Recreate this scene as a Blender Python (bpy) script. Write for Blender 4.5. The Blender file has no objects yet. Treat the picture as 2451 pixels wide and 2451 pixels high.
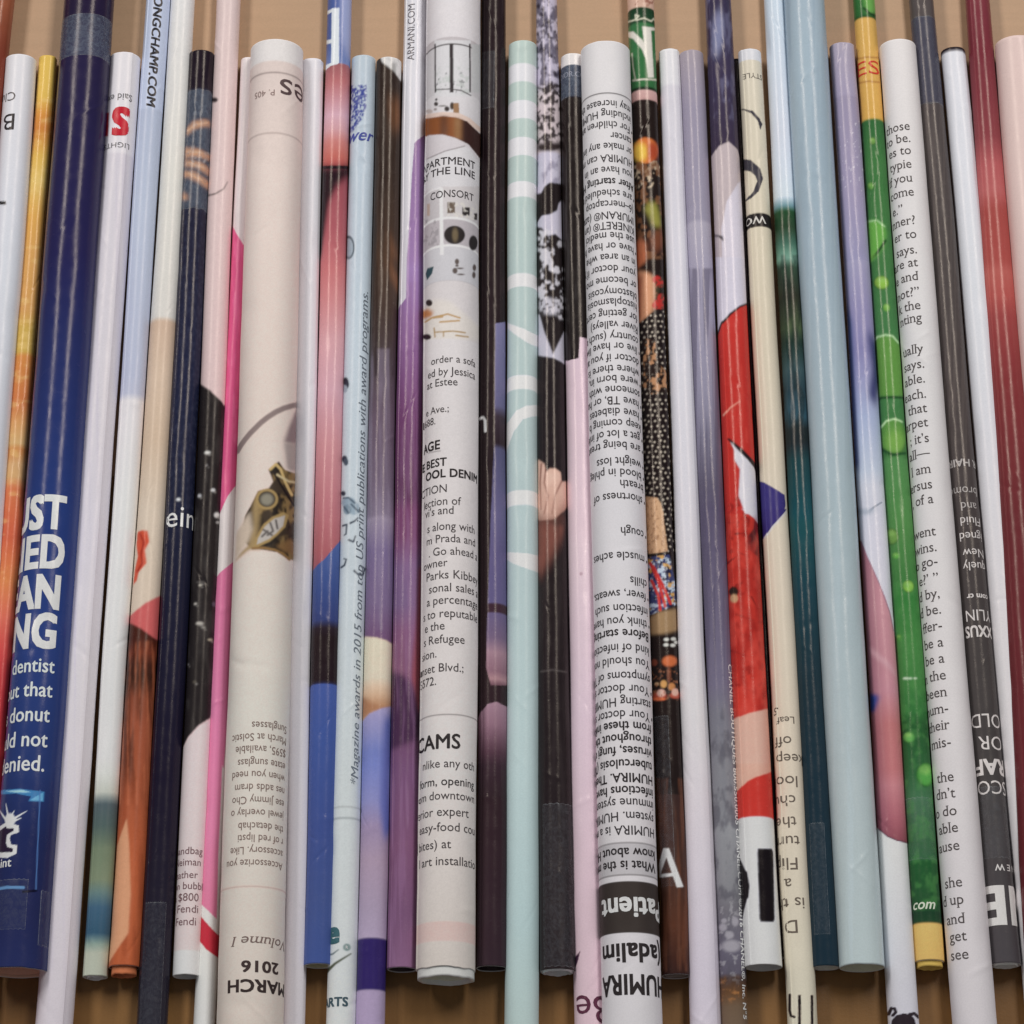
import bpy, math, random
import numpy as np

# ---------------------------------------------------------------- camera, world, lamps, exposure
SC = bpy.context.scene
COL = SC.collection
TILT = math.radians(20.5)
FPX = 6500.0                      # focal length in photo pixels (photo is 2451 px square)
W = 2451.0
DIST = 0.715                      # camera to the middle of the row, metres
cam_d = bpy.data.cameras.new('camera')
cam_d.sensor_width = 36.0
cam_d.lens = 36.0 * FPX / W
cam_d.clip_start = 0.01
cam_d.clip_end = 50.0
cam = bpy.data.objects.new('camera', cam_d)
CAM = np.array([0.0, -DIST * math.sin(TILT), DIST * math.cos(TILT)])
cam.location = CAM
cam.rotation_euler = (TILT, 0, 0)
COL.objects.link(cam)
SC.camera = cam

world = bpy.data.worlds.new('World')
SC.world = world
world.use_nodes = True
bg = world.node_tree.nodes['Background']
bg.inputs[0].default_value = (0.93, 0.95, 1.0, 1)
bg.inputs[1].default_value = 0.12


def strip_lamp(name, x, y, z, w, l, power, aim):
    d = bpy.data.lights.new(name, 'AREA')
    d.shape = 'RECTANGLE'
    d.size = w
    d.size_y = l
    d.energy = power
    d.color = (1.0, 0.985, 0.955)
    o = bpy.data.objects.new(name, d)
    o.location = (x, y, z)
    ang = math.atan2(aim[0] - x, z)
    o.rotation_euler = (0, -ang, 0)
    COL.objects.link(o)


strip_lamp('ceiling_strip_lamp', -0.74, 0.95, 0.98, 0.22, 1.10, 11.6, (0, 0))
strip_lamp('ceiling_strip_lamp', 0.42, 0.86, 0.98, 0.22, 1.05, 11.0, (0, 0))
strip_lamp('room_lamp', -0.25, -0.95, 0.75, 0.5, 0.5, 2.6, (-0.25, 0))     # the rest of the room, behind the camera
_o = bpy.data.objects['room_lamp']
_o.rotation_euler = (-math.radians(50), 0, 0)

vs = SC.view_settings
vs.view_transform = 'Standard'
vs.look = 'None'
vs.exposure = 0.0
vs.gamma = 1.0
vs.use_curve_mapping = False

# ---------------------------------------------------------------- photo pixel <-> table plane
FWD = np.array([0.0, math.sin(TILT), -math.cos(TILT)])
UP = np.array([0.0, math.cos(TILT), math.sin(TILT)])


def unproject(px, py, z):
    px, py, z = np.broadcast_arrays(np.asarray(px, float), np.asarray(py, float), np.asarray(z, float))
    d = FWD[None] + ((px - W / 2) / FPX)[:, None] * np.array([[1.0, 0, 0]]) - ((py - W / 2) / FPX)[:, None] * UP[None]
    t = (z - CAM[2]) / d[:, 2]
    return CAM[None] + d * t[:, None]


def view_angle(py):
    return TILT + np.arctan((W / 2 - py) / FPX)


def lin(c):
    c = np.asarray(c, float) / 255.0
    return np.where(c <= 0.04045, c / 12.92, ((c + 0.055) / 1.055) ** 2.4)


def expo(y):                      # how bright the photo shows a perfect white at that height: turns photo colours into reflectance
    return np.interp(y, [-300, 0, 1225, 2451, 2700], [0.90, 0.88, 0.79, 0.62, 0.60])


def smooth(a, b, x):
    t = np.clip((x - a) / (b - a + 1e-9), 0, 1)
    return t * t * (3 - 2 * t)


def vnoise(x, y, seed):
    def h(i, j):
        v = np.sin(i * 127.1 + j * 311.7 + seed * 74.7) * 43758.5453
        return v - np.floor(v)
    xi, yi = np.floor(x), np.floor(y)
    xf, yf = x - xi, y - yi
    xf = xf * xf * (3 - 2 * xf)
    yf = yf * yf * (3 - 2 * yf)
    a = h(xi, yi) * (1 - xf) + h(xi + 1, yi) * xf
    b = h(xi, yi + 1) * (1 - xf) + h(xi + 1, yi + 1) * xf
    return a * (1 - yf) + b * yf


def fbm(x, y, seed, o=3):
    v, a, t = 0, 1.0, 0
    for k in range(o):
        v = v + a * vnoise(x * 2 ** k, y * 2 ** k, seed + k * 3.1)
        t += a
        a *= 0.55
    return v / t


OX = [0, 610, 1220, 1831]
OY = [0, 610, 1220, 1831]
ZS = 1932 / 620.0


def Q(c, r, *pts):                # close-up coordinates -> photo pixels
    return [(OX[c] + x / ZS, OY[r] + y / ZS) for x, y in pts]


def VY(r, y):
    return OY[r] + y / ZS


def VX(c, x):
    return OX[c] + x / ZS


# ---------------------------------------------------------------- lettering
_fc = bpy.data.curves.new('lettering', 'FONT')
_fo = bpy.data.objects.new('lettering', _fc)
COL.objects.link(_fo)
_fc.resolution_u = 3
_cache = {}


def glyphs(body, bold=0.0, italic=0.0, serif=False):
    key = (body, bold, italic, serif)
    if key in _cache:
        return _cache[key]
    _fc.body = body
    _fc.space_character = 1.0 + max(bold, 0) * 1.2
    dg = bpy.context.evaluated_depsgraph_get()
    dg.update()
    m = bpy.data.meshes.new_from_object(_fo.evaluated_get(dg))
    n = len(m.vertices)
    co = np.zeros(n * 3)
    m.vertices.foreach_get('co', co)
    co = co.reshape(-1, 3)[:, :2]
    m.calc_loop_triangles()
    t = np.zeros(len(m.loop_triangles) * 3, int)
    m.loop_triangles.foreach_get('vertices', t)
    t = t.reshape(-1, 3)
    tri = co[t]
    if serif:
        e = np.concatenate([t[:, [0, 1]], t[:, [1, 2]], t[:, [2, 0]]])
        e.sort(axis=1)
        ue, cnt = np.unique(e, axis=0, return_counts=True)
        add = []
        for i, j in ue[cnt == 1]:
            p, q = co[i], co[j]
            ln = abs(p[0] - q[0])
            if abs(p[1] - q[1]) < 0.004 and 0.05 < ln < 0.13:
                y = p[1]
                x0, x1 = min(p[0], q[0]), max(p[0], q[0])
                if abs(y) < 0.006 or abs(y + 0.23) < 0.03:
                    a, b, s = 0.055, 0.055, 1
                elif y > 0.4:
                    a, b, s = 0.06, 0.0, -1
                    if y > 0.66 and abs(y - 0.682) < 0.006:
                        b = 0.055
                else:
                    continue
                add += [[(x0 - a, y), (x1 + b, y), (x1 + b, y + s * 0.035)], [(x0 - a, y), (x1 + b, y + s * 0.035), (x0 - a, y + s * 0.035)]]
        if add:
            tri = np.concatenate([tri, np.array(add)])
    tri = tri / 0.682
    if bold > 0 and len(tri):       # bold: the stroke is overprinted, slightly shifted
        k = bold / 0.682
        sh = [(-k, 0), (k, 0), (0, k * .7), (0, -k * .7)] + ([(-k, -.7 * k), (k, .7 * k), (-k, .7 * k), (k, -.7 * k)] if bold > .025 else [])
        tri = np.concatenate([tri + np.array(d)[None, None] for d in sh])
    if len(tri):
        tri[:, :, 0] += italic * tri[:, :, 1]
        tri[:, :, 0] -= tri[:, :, 0].min()
    bpy.data.meshes.remove(m)
    _cache[key] = tri
    return tri


# ---------------------------------------------------------------- materials
def paper_material(name, rough, spec, bump):
    m = bpy.data.materials.new(name)
    m.use_nodes = True
    nt = m.node_tree
    b = nt.nodes['Principled BSDF']
    a = nt.nodes.new('ShaderNodeVertexColor')
    a.layer_name = 'ink'
    tc = nt.nodes.new('ShaderNodeTexCoord')
    n1 = nt.nodes.new('ShaderNodeTexNoise')
    n1.inputs['Scale'].default_value = 2600
    n1.inputs['Detail'].default_value = 3
    n2 = nt.nodes.new('ShaderNodeTexNoise')
    n2.inputs['Scale'].default_value = 330
    n2.inputs['Detail'].default_value = 4
    nt.links.new(tc.outputs['Object'], n1.inputs['Vector'])
    nt.links.new(tc.outputs['Object'], n2.inputs['Vector'])
    # print grain: a slight mottling of the ink
    mr = nt.nodes.new('ShaderNodeMapRange')
    mr.inputs['From Min'].default_value = 0.3
    mr.inputs['From Max'].default_value = 0.7
    mr.inputs['To Min'].default_value = 0.965
    mr.inputs['To Max'].default_value = 1.03
    nt.links.new(n1.outputs['Fac'], mr.inputs['Value'])
    mx = nt.nodes.new('ShaderNodeMix')
    mx.data_type = 'RGBA'
    mx.blend_type = 'MULTIPLY'
    mx.inputs['Factor'].default_value = 1.0
    nt.links.new(a.outputs['Color'], mx.inputs['A'])
    nt.links.new(mr.outputs['Result'], mx.inputs['B'])
    nt.links.new(mx.outputs['Result'], b.inputs['Base Color'])
    rr = nt.nodes.new('ShaderNodeMapRange')
    rr.inputs['From Min'].default_value = 0.3
    rr.inputs['From Max'].default_value = 0.7
    rr.inputs['To Min'].default_value = max(rough - 0.06, 0.05)
    rr.inputs['To Max'].default_value = rough + 0.08
    nt.links.new(n2.outputs['Fac'], rr.inputs['Value'])
    nt.links.new(rr.outputs['Result'], b.inputs['Roughness'])
    b.inputs['Specular IOR Level'].default_value = spec
    b.inputs['Specular Tint'].default_value = (1.0, 0.86, 0.74, 1)
    bp = nt.nodes.new('ShaderNodeBump')
    bp.inputs['Strength'].default_value = bump
    bp.inputs['Distance'].default_value = 0.00006
    nt.links.new(n2.outputs['Fac'], bp.inputs['Height'])
    bp2 = nt.nodes.new('ShaderNodeBump')
    bp2.inputs['Strength'].default_value = bump
    bp2.inputs['Distance'].default_value = 0.00002
    nt.links.new(n1.outputs['Fac'], bp2.inputs['Height'])
    nt.links.new(bp.outputs['Normal'], bp2.inputs['Normal'])
    nt.links.new(bp2.outputs['Normal'], b.inputs['Normal'])
    return m


PAPER = {'gloss': paper_material('glossy_printed_paper', 0.21, 0.21, 0.8),
         'satin': paper_material('satin_printed_paper', 0.30, 0.20, 0.45),
         'matte': paper_material('uncoated_paper', 0.55, 0.2, 0.25)}


def tape_material(name, lo, hi, base):
    m = bpy.data.materials.new(name)
    m.use_nodes = True
    nt = m.node_tree
    b = nt.nodes['Principled BSDF']
    b.inputs['Base Color'].default_value = base
    b.inputs['Roughness'].default_value = 0.3
    out = nt.nodes['Material Output']
    tr = nt.nodes.new('ShaderNodeBsdfTransparent')
    mix = nt.nodes.new('ShaderNodeMixShader')
    tc = nt.nodes.new('ShaderNodeTexCoord')
    n = nt.nodes.new('ShaderNodeTexNoise')
    n.inputs['Scale'].default_value = 420
    n.inputs['Detail'].default_value = 5
    n.inputs['Roughness'].default_value = 0.65
    n.inputs['Distortion'].default_value = 2.5
    nt.links.new(tc.outputs['Object'], n.inputs['Vector'])
    mr = nt.nodes.new('ShaderNodeMapRange')
    mr.inputs['From Min'].default_value = 0.40
    mr.inputs['From Max'].default_value = 0.72
    mr.inputs['To Min'].default_value = lo
    mr.inputs['To Max'].default_value = hi
    nt.links.new(n.outputs['Fac'], mr.inputs['Value'])
    nt.links.new(mr.outputs['Result'], mix.inputs['Fac'])
    nt.links.new(tr.outputs[0], mix.inputs[1])
    nt.links.new(b.outputs[0], mix.inputs[2])
    nt.links.new(mix.outputs[0], out.inputs['Surface'])
    return m


TAPES = {'clear': tape_material('clear_adhesive_tape', 0.03, 0.12, (0.34, 0.37, 0.42, 1)),
         'frosted': tape_material('frosted_adhesive_tape', 0.12, 0.36, (0.30, 0.36, 0.46, 1))}
TAPE_EDGE = tape_material('cut_tape_edge', 0.10, 0.45, (0.55, 0.58, 0.62, 1))


def link_mesh(name, verts, quads, tris, cols, mat, parent=None):
    me = bpy.data.meshes.new(name)
    nv = len(verts)
    me.vertices.add(nv)
    me.vertices.foreach_set('co', np.ascontiguousarray(verts, np.float32).ravel())
    nq, ntr = len(quads), len(tris)
    me.loops.add(nq * 4 + ntr * 3)
    idx = np.concatenate([np.asarray(quads, np.int32).ravel(), np.asarray(tris, np.int32).ravel()])
    me.loops.foreach_set('vertex_index', idx)
    me.polygons.add(nq + ntr)
    st = np.concatenate([np.arange(nq) * 4, nq * 4 + np.arange(ntr) * 3]).astype(np.int32)
    me.polygons.foreach_set('loop_start', st)
    me.polygons.foreach_set('use_smooth', np.ones(nq + ntr, bool))
    if cols is not None:
        at = me.color_attributes.new('ink', 'FLOAT_COLOR', 'POINT')
        c4 = np.ones((nv, 4), np.float32)
        c4[:, :3] = cols
        at.data.foreach_set('color', c4.ravel())
    me.update(calc_edges=True)
    me.validate()
    me.materials.append(mat)
    o = bpy.data.objects.new(name, me)
    COL.objects.link(o)
    if parent:
        o.parent = parent
        o.matrix_parent_inverse = parent.matrix_world.inverted()
    return o


# ---------------------------------------------------------------- the rolled paper tube
_seed = [0]


class Tube:
    """One rolled page. a=(left,right,y) and b=(left,right,y): its silhouette in the photo at two heights; top/bot: its two ends."""

    def __init__(self, label, a, b, top, bot, fin='gloss', step=2.4, base=(220, 217, 222), inner=(212, 204, 190), wall=0.065, rag=0.7, seam=None, lift=0.0):
        _seed[0] += 1
        self.seed = _seed[0]
        self.label, self.fin, self.inner, self.wall, self.rag = label, fin, inner, wall, rag
        self.a, self.b, self.top, self.bot = a, b, top, bot
        self.lift = lift
        hm = 0.25 * (a[1] - a[0] + b[1] - b[0])
        nc = int(np.clip(math.radians(190) * hm / max(step, 2.0), 48, 150))
        th = np.radians(np.concatenate([np.linspace(-95, 95, nc), np.linspace(95, 265, 34)[1:-1]]))
        if seam is None and fin != 'matte' and self.seed % 5 in (1, 3):
            seam = (44 + (self.seed * 17) % 34) * (1 if self.seed % 2 else -1)     # the sheet's loose edge
        self.seam = seam
        if seam is not None:
            th = np.sort(np.concatenate([th, np.radians([seam - 0.6, seam + 0.6])]))
        self.th = th
        nr = int((bot - top) / step) + 1
        s = np.linspace(top, bot, nr)
        self.s, self.nr, self.nc = s, nr, len(th)
        self.S, self.T = np.meshgrid(s, th, indexing='ij')
        self.U = np.sin(self.T)
        self.cell = (bot - top) / (nr - 1)
        self.X = self.c(self.S) + self.h(self.S) * self.U
        self.Y = self.S + np.sin(view_angle(self.S)) * self.h(self.S) * (1 - np.cos(self.T))
        self.C = np.zeros(self.S.shape + (3,))
        self.C[:] = lin(base)
        self.txt = []
        self.tapes = []
        self.rolls = []
        rg = self.rng = random.Random(self.seed)
        self.blur = 0
        # creases and small dents from rolling and handling
        self.creases = [(rg.uniform(max(top, 0), min(bot, 2451)), rg.uniform(-70, 70), rg.uniform(-1.0, 1.0), rg.uniform(.35, .9), rg.choice((-1, 1)) * rg.uniform(.00003, .00010), rg.uniform(4, 11)) for _ in range(7)]
        self.dents = [(rg.uniform(max(top, 0), min(bot, 2451)), rg.uniform(-1.1, 1.1), rg.uniform(18, 60), rg.uniform(.25, .55), -rg.uniform(.00006, .00018)) for _ in range(6)]

    def c(self, s):
        a, b = self.a, self.b
        return 0.5 * (a[0] + a[1]) + (s - a[2]) / (b[2] - a[2]) * 0.5 * (b[0] + b[1] - a[0] - a[1])

    def h(self, s):
        a, b = self.a, self.b
        return 0.5 * (a[1] - a[0]) + (s - a[2]) / (b[2] - a[2]) * 0.5 * (b[1] - b[0] - a[1] + a[0])

    # ---- printing
    def put(self, mask, col):
        m = mask[..., None]
        self.C = self.C * (1 - m) + (lin(col) if not isinstance(col, np.ndarray) else col) * m
        return self

    def grad(self, *st):
        ys = [p[0] for p in st]
        L = np.array([lin(p[1]) ** 0.4545 for p in st])
        self.C = np.stack([np.interp(self.S, ys, L[:, k]) ** 2.2 for k in range(3)], -1)
        return self

    def gradm(self, mask, *st):
        ys = [p[0] for p in st]
        L = np.array([lin(p[1]) ** 0.4545 for p in st])
        return self.put(mask, np.stack([np.interp(self.S, ys, L[:, k]) ** 2.2 for k in range(3)], -1))

    def band(self, y0, y1, col, soft=None):
        w = soft or self.cell * 0.7
        return self.put(smooth(y0 - w, y0 + w, self.S) * (1 - smooth(y1 - w, y1 + w, self.S)), col)

    def pmask(self, pts):
        P = np.array(pts, float)
        m = np.zeros(self.S.shape)
        x0, x1, y0, y1 = P[:, 0].min() - 4, P[:, 0].max() + 4, P[:, 1].min() - 4, P[:, 1].max() + 4
        k = (self.X > x0) & (self.X < x1) & (self.Y > y0) & (self.Y < y1)
        if not k.any():
            return m
        X, Y = self.X[k], self.Y[k]
        acc = np.zeros(len(X))
        q = np.roll(P, -1, 0)
        e = self.cell
        for dx, dy in ((-.35, -.1), (.1, -.35), (.35, .1), (-.1, .35)):
            px, py = X + dx * e, Y + dy * e
            ins = np.zeros(len(X), bool)
            for (ax, ay), (bx, by) in zip(P, q):
                if ay == by:
                    continue
                cr = ((ay > py) != (by > py)) & (px < (bx - ax) * (py - ay) / (by - ay) + ax)
                ins ^= cr
            acc += ins
        m[k] = acc / 4
        return m

    def poly(self, pts, col, soft=0):
        m = self.pmask(pts)
        if soft:
            n = max(1, int(soft / self.cell))
            for _ in range(3):
                p = np.pad(m, ((n, n), (0, 0)), mode='edge')
                cs = np.cumsum(np.concatenate([np.zeros((1, m.shape[1])), p]), 0)
                m = (cs[2 * n + 1:] - cs[:-(2 * n + 1)]) / (2 * n + 1)
                p = np.pad(m, ((0, 0), (2, 2)), mode='edge')
                m = (p[:, :-4] + p[:, 1:-3] + p[:, 2:-2] + p[:, 3:-1] + p[:, 4:]) / 5
        return self.put(m, col)

    def ell(self, x, y, rx, ry, col, soft=0.0, ring=0.0, amt=1.0):
        d = np.sqrt(((self.X - x) / rx) ** 2 + ((self.Y - y) / ry) ** 2)
        e = max(self.cell * 0.6 / min(rx, ry), soft)
        m = 1 - smooth(1 - e, 1 + e, d)
        if ring:
            m = m * smooth(1 - ring / min(rx, ry) - e, 1 - ring / min(rx, ry) + e, d)
        return self.put(m * amt, col)

    def stroke(self, pts, w, col, w1=None):
        best = np.full(self.S.shape, 1e9)
        n = len(pts) - 1
        for i in range(n):
            (ax, ay), (bx, by) = pts[i], pts[i + 1]
            dx, dy = bx - ax, by - ay
            t = np.clip(((self.X - ax) * dx + (self.Y - ay) * dy) / (dx * dx + dy * dy + 1e-9), 0, 1)
            d = np.hypot(self.X - ax - t * dx, self.Y - ay - t * dy)
            ww = w if w1 is None else w + (w1 - w) * (i + t) / n
            best = np.minimum(best, d - ww / 2)
        e = self.cell * 0.5
        return self.put(1 - smooth(-e, e, best), col)

    def noise(self, y0, y1, col, fx, fy, thr, sharp=0.06, seed=0, amt=1.0, x0=-1e9, x1=1e9, within=None, fade=4):
        n = fbm(self.X / fx, self.Y / fy, self.seed * 7.3 + seed)
        m = smooth(thr - sharp, thr + sharp, n) * amt
        m = m * smooth(y0 - fade, y0 + fade, self.Y) * (1 - smooth(y1 - fade, y1 + fade, self.Y)) * (self.X > x0) * (self.X < x1)
        if within is not None:
            m = m * within
        return self.put(m, col)

    def dots(self, y0, y1, col, pitch, r, jit=0.3, within=None):
        gx, gy = self.X / pitch, self.Y / pitch
        row = np.floor(gy)
        gx = gx + 0.5 * (row % 2)
        ix = np.floor(gx)
        h1 = np.sin(ix * 12.9 + row * 78.2) * 43758.5
        h1 = h1 - np.floor(h1)
        h2 = np.sin(ix * 39.3 + row * 11.1) * 24634.6
        h2 = h2 - np.floor(h2)
        d = np.hypot(gx - ix - 0.5 + jit * (h1 - 0.5), gy - row - 0.5 + jit * (h2 - 0.5)) * pitch
        m = 1 - smooth(r * 0.6, r * 1.3, d)
        m = m * (self.Y > y0) * (self.Y < y1)
        if within is not None:
            m = m * within
        return self.put(m, col)

    # ---- lettering: raised ink film a few hundredths of a millimetre on the paper, in the tube's own mesh
    def text(self, body, x, y, cap, rot=0, al='l', col=(60, 58, 62), bold=0.0, it=0.0, serif=False, fit=None, wide=1.0, crown=False):
        g = glyphs(body, bold, it, serif)
        if not len(g):
            return self
        g = g.copy()
        wdt = g[:, :, 0].max()
        s0 = y
        for _ in range(3):
            u0 = np.clip((x - self.c(s0)) / self.h(s0), -0.995, 0.995)
            t0 = math.asin(u0)
            s0 = y if crown else y - float(np.sin(view_angle(s0)) * self.h(s0) * (1 - math.cos(t0)))
        g[:, :, 0] *= wide
        wdt *= wide
        if fit is not None:
            if rot in (0, 180):
                u1 = np.clip((fit - self.c(s0)) / self.h(s0), -0.995, 0.995)
                k = abs(math.asin(u1) - t0) * self.h(s0) / (wdt * cap)
            else:
                k = abs(fit - y) / (wdt * cap)
            g[:, :, 0] *= k
            wdt *= k
        if al == 'r':
            g[:, :, 0] -= wdt
        elif al == 'c':
            g[:, :, 0] -= wdt / 2
        g *= cap
        gx, gy = g[:, :, 0], g[:, :, 1]
        if rot == 0:
            dx, dy = gx, -gy
        elif rot == 180:
            dx, dy = -gx, gy
        elif rot == 90:
            dx, dy = -gy, -gx
        else:
            dx, dy = gy, gx
        t = np.stack([dx, dy], -1)
        lim = float(self.h(s0)) * 0.16
        for _ in range(6):
            ext = t[:, :, 0].max(1) - t[:, :, 0].min(1)
            big = ext > lim
            if cap > 28:
                big |= np.maximum(ext, t[:, :, 1].max(1) - t[:, :, 1].min(1)) > 7
            if rot in (90, -90):
                big |= (t[:, :, 1].max(1) - t[:, :, 1].min(1)) > 120
            if not big.any():
                break
            b = t[big]
            m01, m12, m20 = (b[:, 0] + b[:, 1]) / 2, (b[:, 1] + b[:, 2]) / 2, (b[:, 2] + b[:, 0]) / 2
            t = np.concatenate([t[~big], np.stack([b[:, 0], m01, m20], 1), np.stack([m01, b[:, 1], m12], 1),
                                np.stack([m20, m12, b[:, 2]], 1), np.stack([m01, m12, m20], 1)])
        ss = s0 + t[:, :, 1]
        # the anchor keeps its distance from the tube's middle line as the tube leans and widens
        tt = t0 + t[:, :, 0] / self.h(ss)
        ok = (np.abs(tt).max(1) < 2.3) & (ss.min(1) > self.top + 1) & (ss.max(1) < self.bot - 1)
        if ok.any():
            self.txt.append((tt[ok], ss[ok], lin(col)))
        return self

    def tape(self, y0, y1, u0=-0.999, u1=0.999, kind='clear'):
        self.tapes.append((y0, y1, math.asin(u0), math.asin(u1), kind))
        return self

    def roll(self, end, out, frac, col, rag=3.0):
        self.rolls.append((end, out, frac, col, rag))
        return self

    # ---- geometry
    def axis(self, s):
        s = np.asarray(s, float).ravel()
        r = np.full(s.shape, 0.004)
        for _ in range(6):
            P = unproject(self.c(s), s, 2 * r + self.lift)
            ax = P.copy()
            ax[:, 2] = r + self.lift
            dep = (ax - CAM[None]) @ FWD
            r = self.h(s) * dep / FPX
        return ax, r

    def surf(self, s, th, off=0.0, frac=None):
        shp = s.shape
        sf = s.ravel()
        us = np.linspace(min(self.top, sf.min()) - 1, max(self.bot, sf.max()) + 1, 64)
        ax, r = self.axis(us)
        A = np.stack([np.interp(sf, us, ax[:, k]) for k in range(3)], -1)
        R = np.interp(sf, us, r)
        tf = th.ravel()
        # hand-rolled: the roll is never perfectly even
        wob = 1 + 0.035 * (fbm(sf / 330.0 + 40, 1.1 * np.sin(tf + self.seed) + 5, self.seed * 3.7, 2) - 0.5)
        wob = wob + 0.014 * (fbm(sf / 62.0 + 40, 1.6 * np.sin(tf + 2 * self.seed) + 5, self.seed * 1.9, 2) - 0.5)
        A[:, 0] += (fbm(sf / 520.0 + 9, np.zeros_like(sf), self.seed * 9.1, 2) - 0.5) * 0.0007
        k = R * wob * (frac if frac is not None else 1.0)
        if frac is None:
            for (s0, sl, t0, tw, am, w) in self.creases:
                k = k + am * np.exp(-((sf - s0 - sl * (tf - t0)) / w) ** 2 - ((tf - t0) / tw) ** 4)
            for (s0, t0, w, tw, am) in self.dents:
                k = k + am * np.exp(-((sf - s0) / w) ** 2 - ((tf - t0) / tw) ** 2)
        if self.seam is not None and frac is None:
            d = math.radians(self.seam) - tf
            k = k + np.where((d > 0) & (d < 0.9), 0.00022 * (1 - d / 0.9), 0)
        k = k + off
        zc = A[:, 2] - R + (R if frac is None else R * 0.98)
        P = np.stack([A[:, 0] + k * np.sin(tf), A[:, 1], zc + k * np.cos(tf)], -1)
        return P.reshape(shp + (3,))

    def ragged(self, th, amp, sd):
        return amp * (fbm(np.cos(th) * 1.6 + 3, np.sin(th) * 1.6 + 3, self.seed * 5.5 + sd, 3) - 0.5) * 2

    def shell(self, s, frac_in, frac_out, top_rag, bot_rag, depth):
        """rows: inner wall (top) -> rim -> outside -> rim -> inner wall (bottom)"""
        th = self.th
        S, T = np.meshgrid(s, th, indexing='ij')
        wt = np.clip(1 - (S - s[0]) / 40.0, 0, 1)
        wb = np.clip(1 - (s[-1] - S) / 40.0, 0, 1)
        S2 = S + wt * self.ragged(T, top_rag, 1) + wb * self.ragged(T, bot_rag, 2)
        out = self.surf(S2, T, frac=frac_out)
        rows = [out]
        fo = frac_out or 1.0
        a, b = S2[:1], S2[-1:]
        T1 = T[:1]
        pre = [self.surf(a + depth, T1, frac=frac_in), self.surf(a + 2, T1, frac=frac_in), self.surf(a - 0.8, T1, frac=(frac_in + fo) / 2)]
        post = [self.surf(b + 0.8, T1, frac=(frac_in + fo) / 2), self.surf(b - 2, T1, frac=frac_in), self.surf(b - depth, T1, frac=frac_in)]
        V = np.concatenate(pre + [out] + post, 0)
        nr, nc = V.shape[:2]
        i = np.arange(nr * nc).reshape(nr, nc)
        j = np.roll(i, -1, 1)
        q = np.stack([i[:-1], j[:-1], j[1:], i[1:]], -1).reshape(-1, 4)[:, ::-1]
        return V.reshape(-1, 3), q, nc

    def build(self):
        for _ in range(self.blur):                       # photographic print: nothing in it is razor sharp
            p = np.pad(self.C, ((1, 1), (1, 1), (0, 0)), mode='edge')
            self.C = (p[1:-1, 1:-1] * 4 + p[:-2, 1:-1] + p[2:, 1:-1] + p[1:-1, :-2] + p[1:-1, 2:]) / 8
        if self.blur:
            self.C = self.C * (1 + 0.07 * (fbm(self.X / 5.0, self.Y / 5.0, self.seed + 77, 2) - 0.5))[..., None]
        g = self.C @ np.array([0.2126, 0.7152, 0.0722])
        self.C = g[..., None] + (self.C - g[..., None]) * 0.88
        alb = np.clip(self.C / expo(self.S)[..., None] - 0.005, 0.005, 0.90)   # less the veil of gloss that a photo adds
        V, q, nc = self.shell(self.s, 1 - self.wall, None, self.rag, self.rag, 160)
        V = V
        e0, e1 = expo(self.top), expo(self.bot)
        rim = lin((224, 219, 212))
        inn = lin(self.inner)
        pre = np.concatenate([np.tile(np.minimum(c / e0, 0.85), (nc, 1)) for c in (inn, inn, rim)])
        post = np.concatenate([np.tile(np.minimum(c / e1, 0.85), (nc, 1)) for c in (rim, inn, inn)])
        cols = np.concatenate([pre, alb.reshape(-1, 3), post])
        tris = np.zeros((0, 3), int)
        if self.txt:
            tt = np.concatenate([t[0] for t in self.txt])
            ss = np.concatenate([t[1] for t in self.txt])
            cc = np.concatenate([np.tile(t[2], (len(t[0]) * 3, 1)) for t in self.txt])
            lay = np.concatenate([(np.arange(len(t[0])) * 7919 % 97) * 1.2e-7 for t in self.txt])
            P = self.surf(ss, tt, off=0.00006)
            tm = tt.mean(1)
            P = P + (np.stack([np.sin(tm), tm * 0, np.cos(tm)], -1) * lay[:, None])[:, None, :]
            # face outwards
            nrm = np.cross(P[:, 1] - P[:, 0], P[:, 2] - P[:, 0])
            outw = np.stack([np.sin(tt.mean(1)), np.zeros(len(tt)), np.cos(tt.mean(1))], -1)
            fl = (nrm * outw).sum(1) < 0
            P[fl] = P[fl][:, [0, 2, 1]]
            n0 = len(V)
            V = np.concatenate([V, P.reshape(-1, 3)])
            cols = np.concatenate([cols, np.clip(cc / expo(ss.reshape(-1))[:, None], 0.006, 0.9)])
            tris = n0 + np.arange(len(tt) * 3).reshape(-1, 3)
        # the thing's own origin: middle of the tube on the table
        ax, r = self.axis([(self.top + self.bot) / 2])
        org = np.array([ax[0, 0], ax[0, 1], self.lift])
        o = link_mesh('paper_tube', V - org, q, tris, cols, PAPER[self.fin])
        o.location = org
        o['label'] = self.label
        o['category'] = 'paper tube'
        o['group'] = 'rolled magazine pages laid side by side'
        for (y0, y1, t0, t1, kind) in self.tapes:
            sv = np.linspace(y0, y1, max(6, int((y1 - y0) / 10)))
            tv = np.linspace(t0, t1, 20)
            sv = np.concatenate([[y0, y0 + 1.3], sv[1:-1], [y1 - 1.3, y1]])
            dt = 1.3 / float(self.h((y0 + y1) / 2))
            tv = np.concatenate([[t0, t0 + dt], tv[1:-1], [t1 - dt, t1]])
            S, T = np.meshgrid(sv, tv, indexing='ij')
            S = S + 1.5 * np.sin(T * 37 + self.seed) * ((S > y1 - 2) | (S < y0 + 2))      # serrated cutter edge
            lift = np.full(S.shape, 0.00010)
            lift[0] = lift[-1] = 0.00003
            lift[:, 0] = lift[:, -1] = 0.00003
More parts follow.
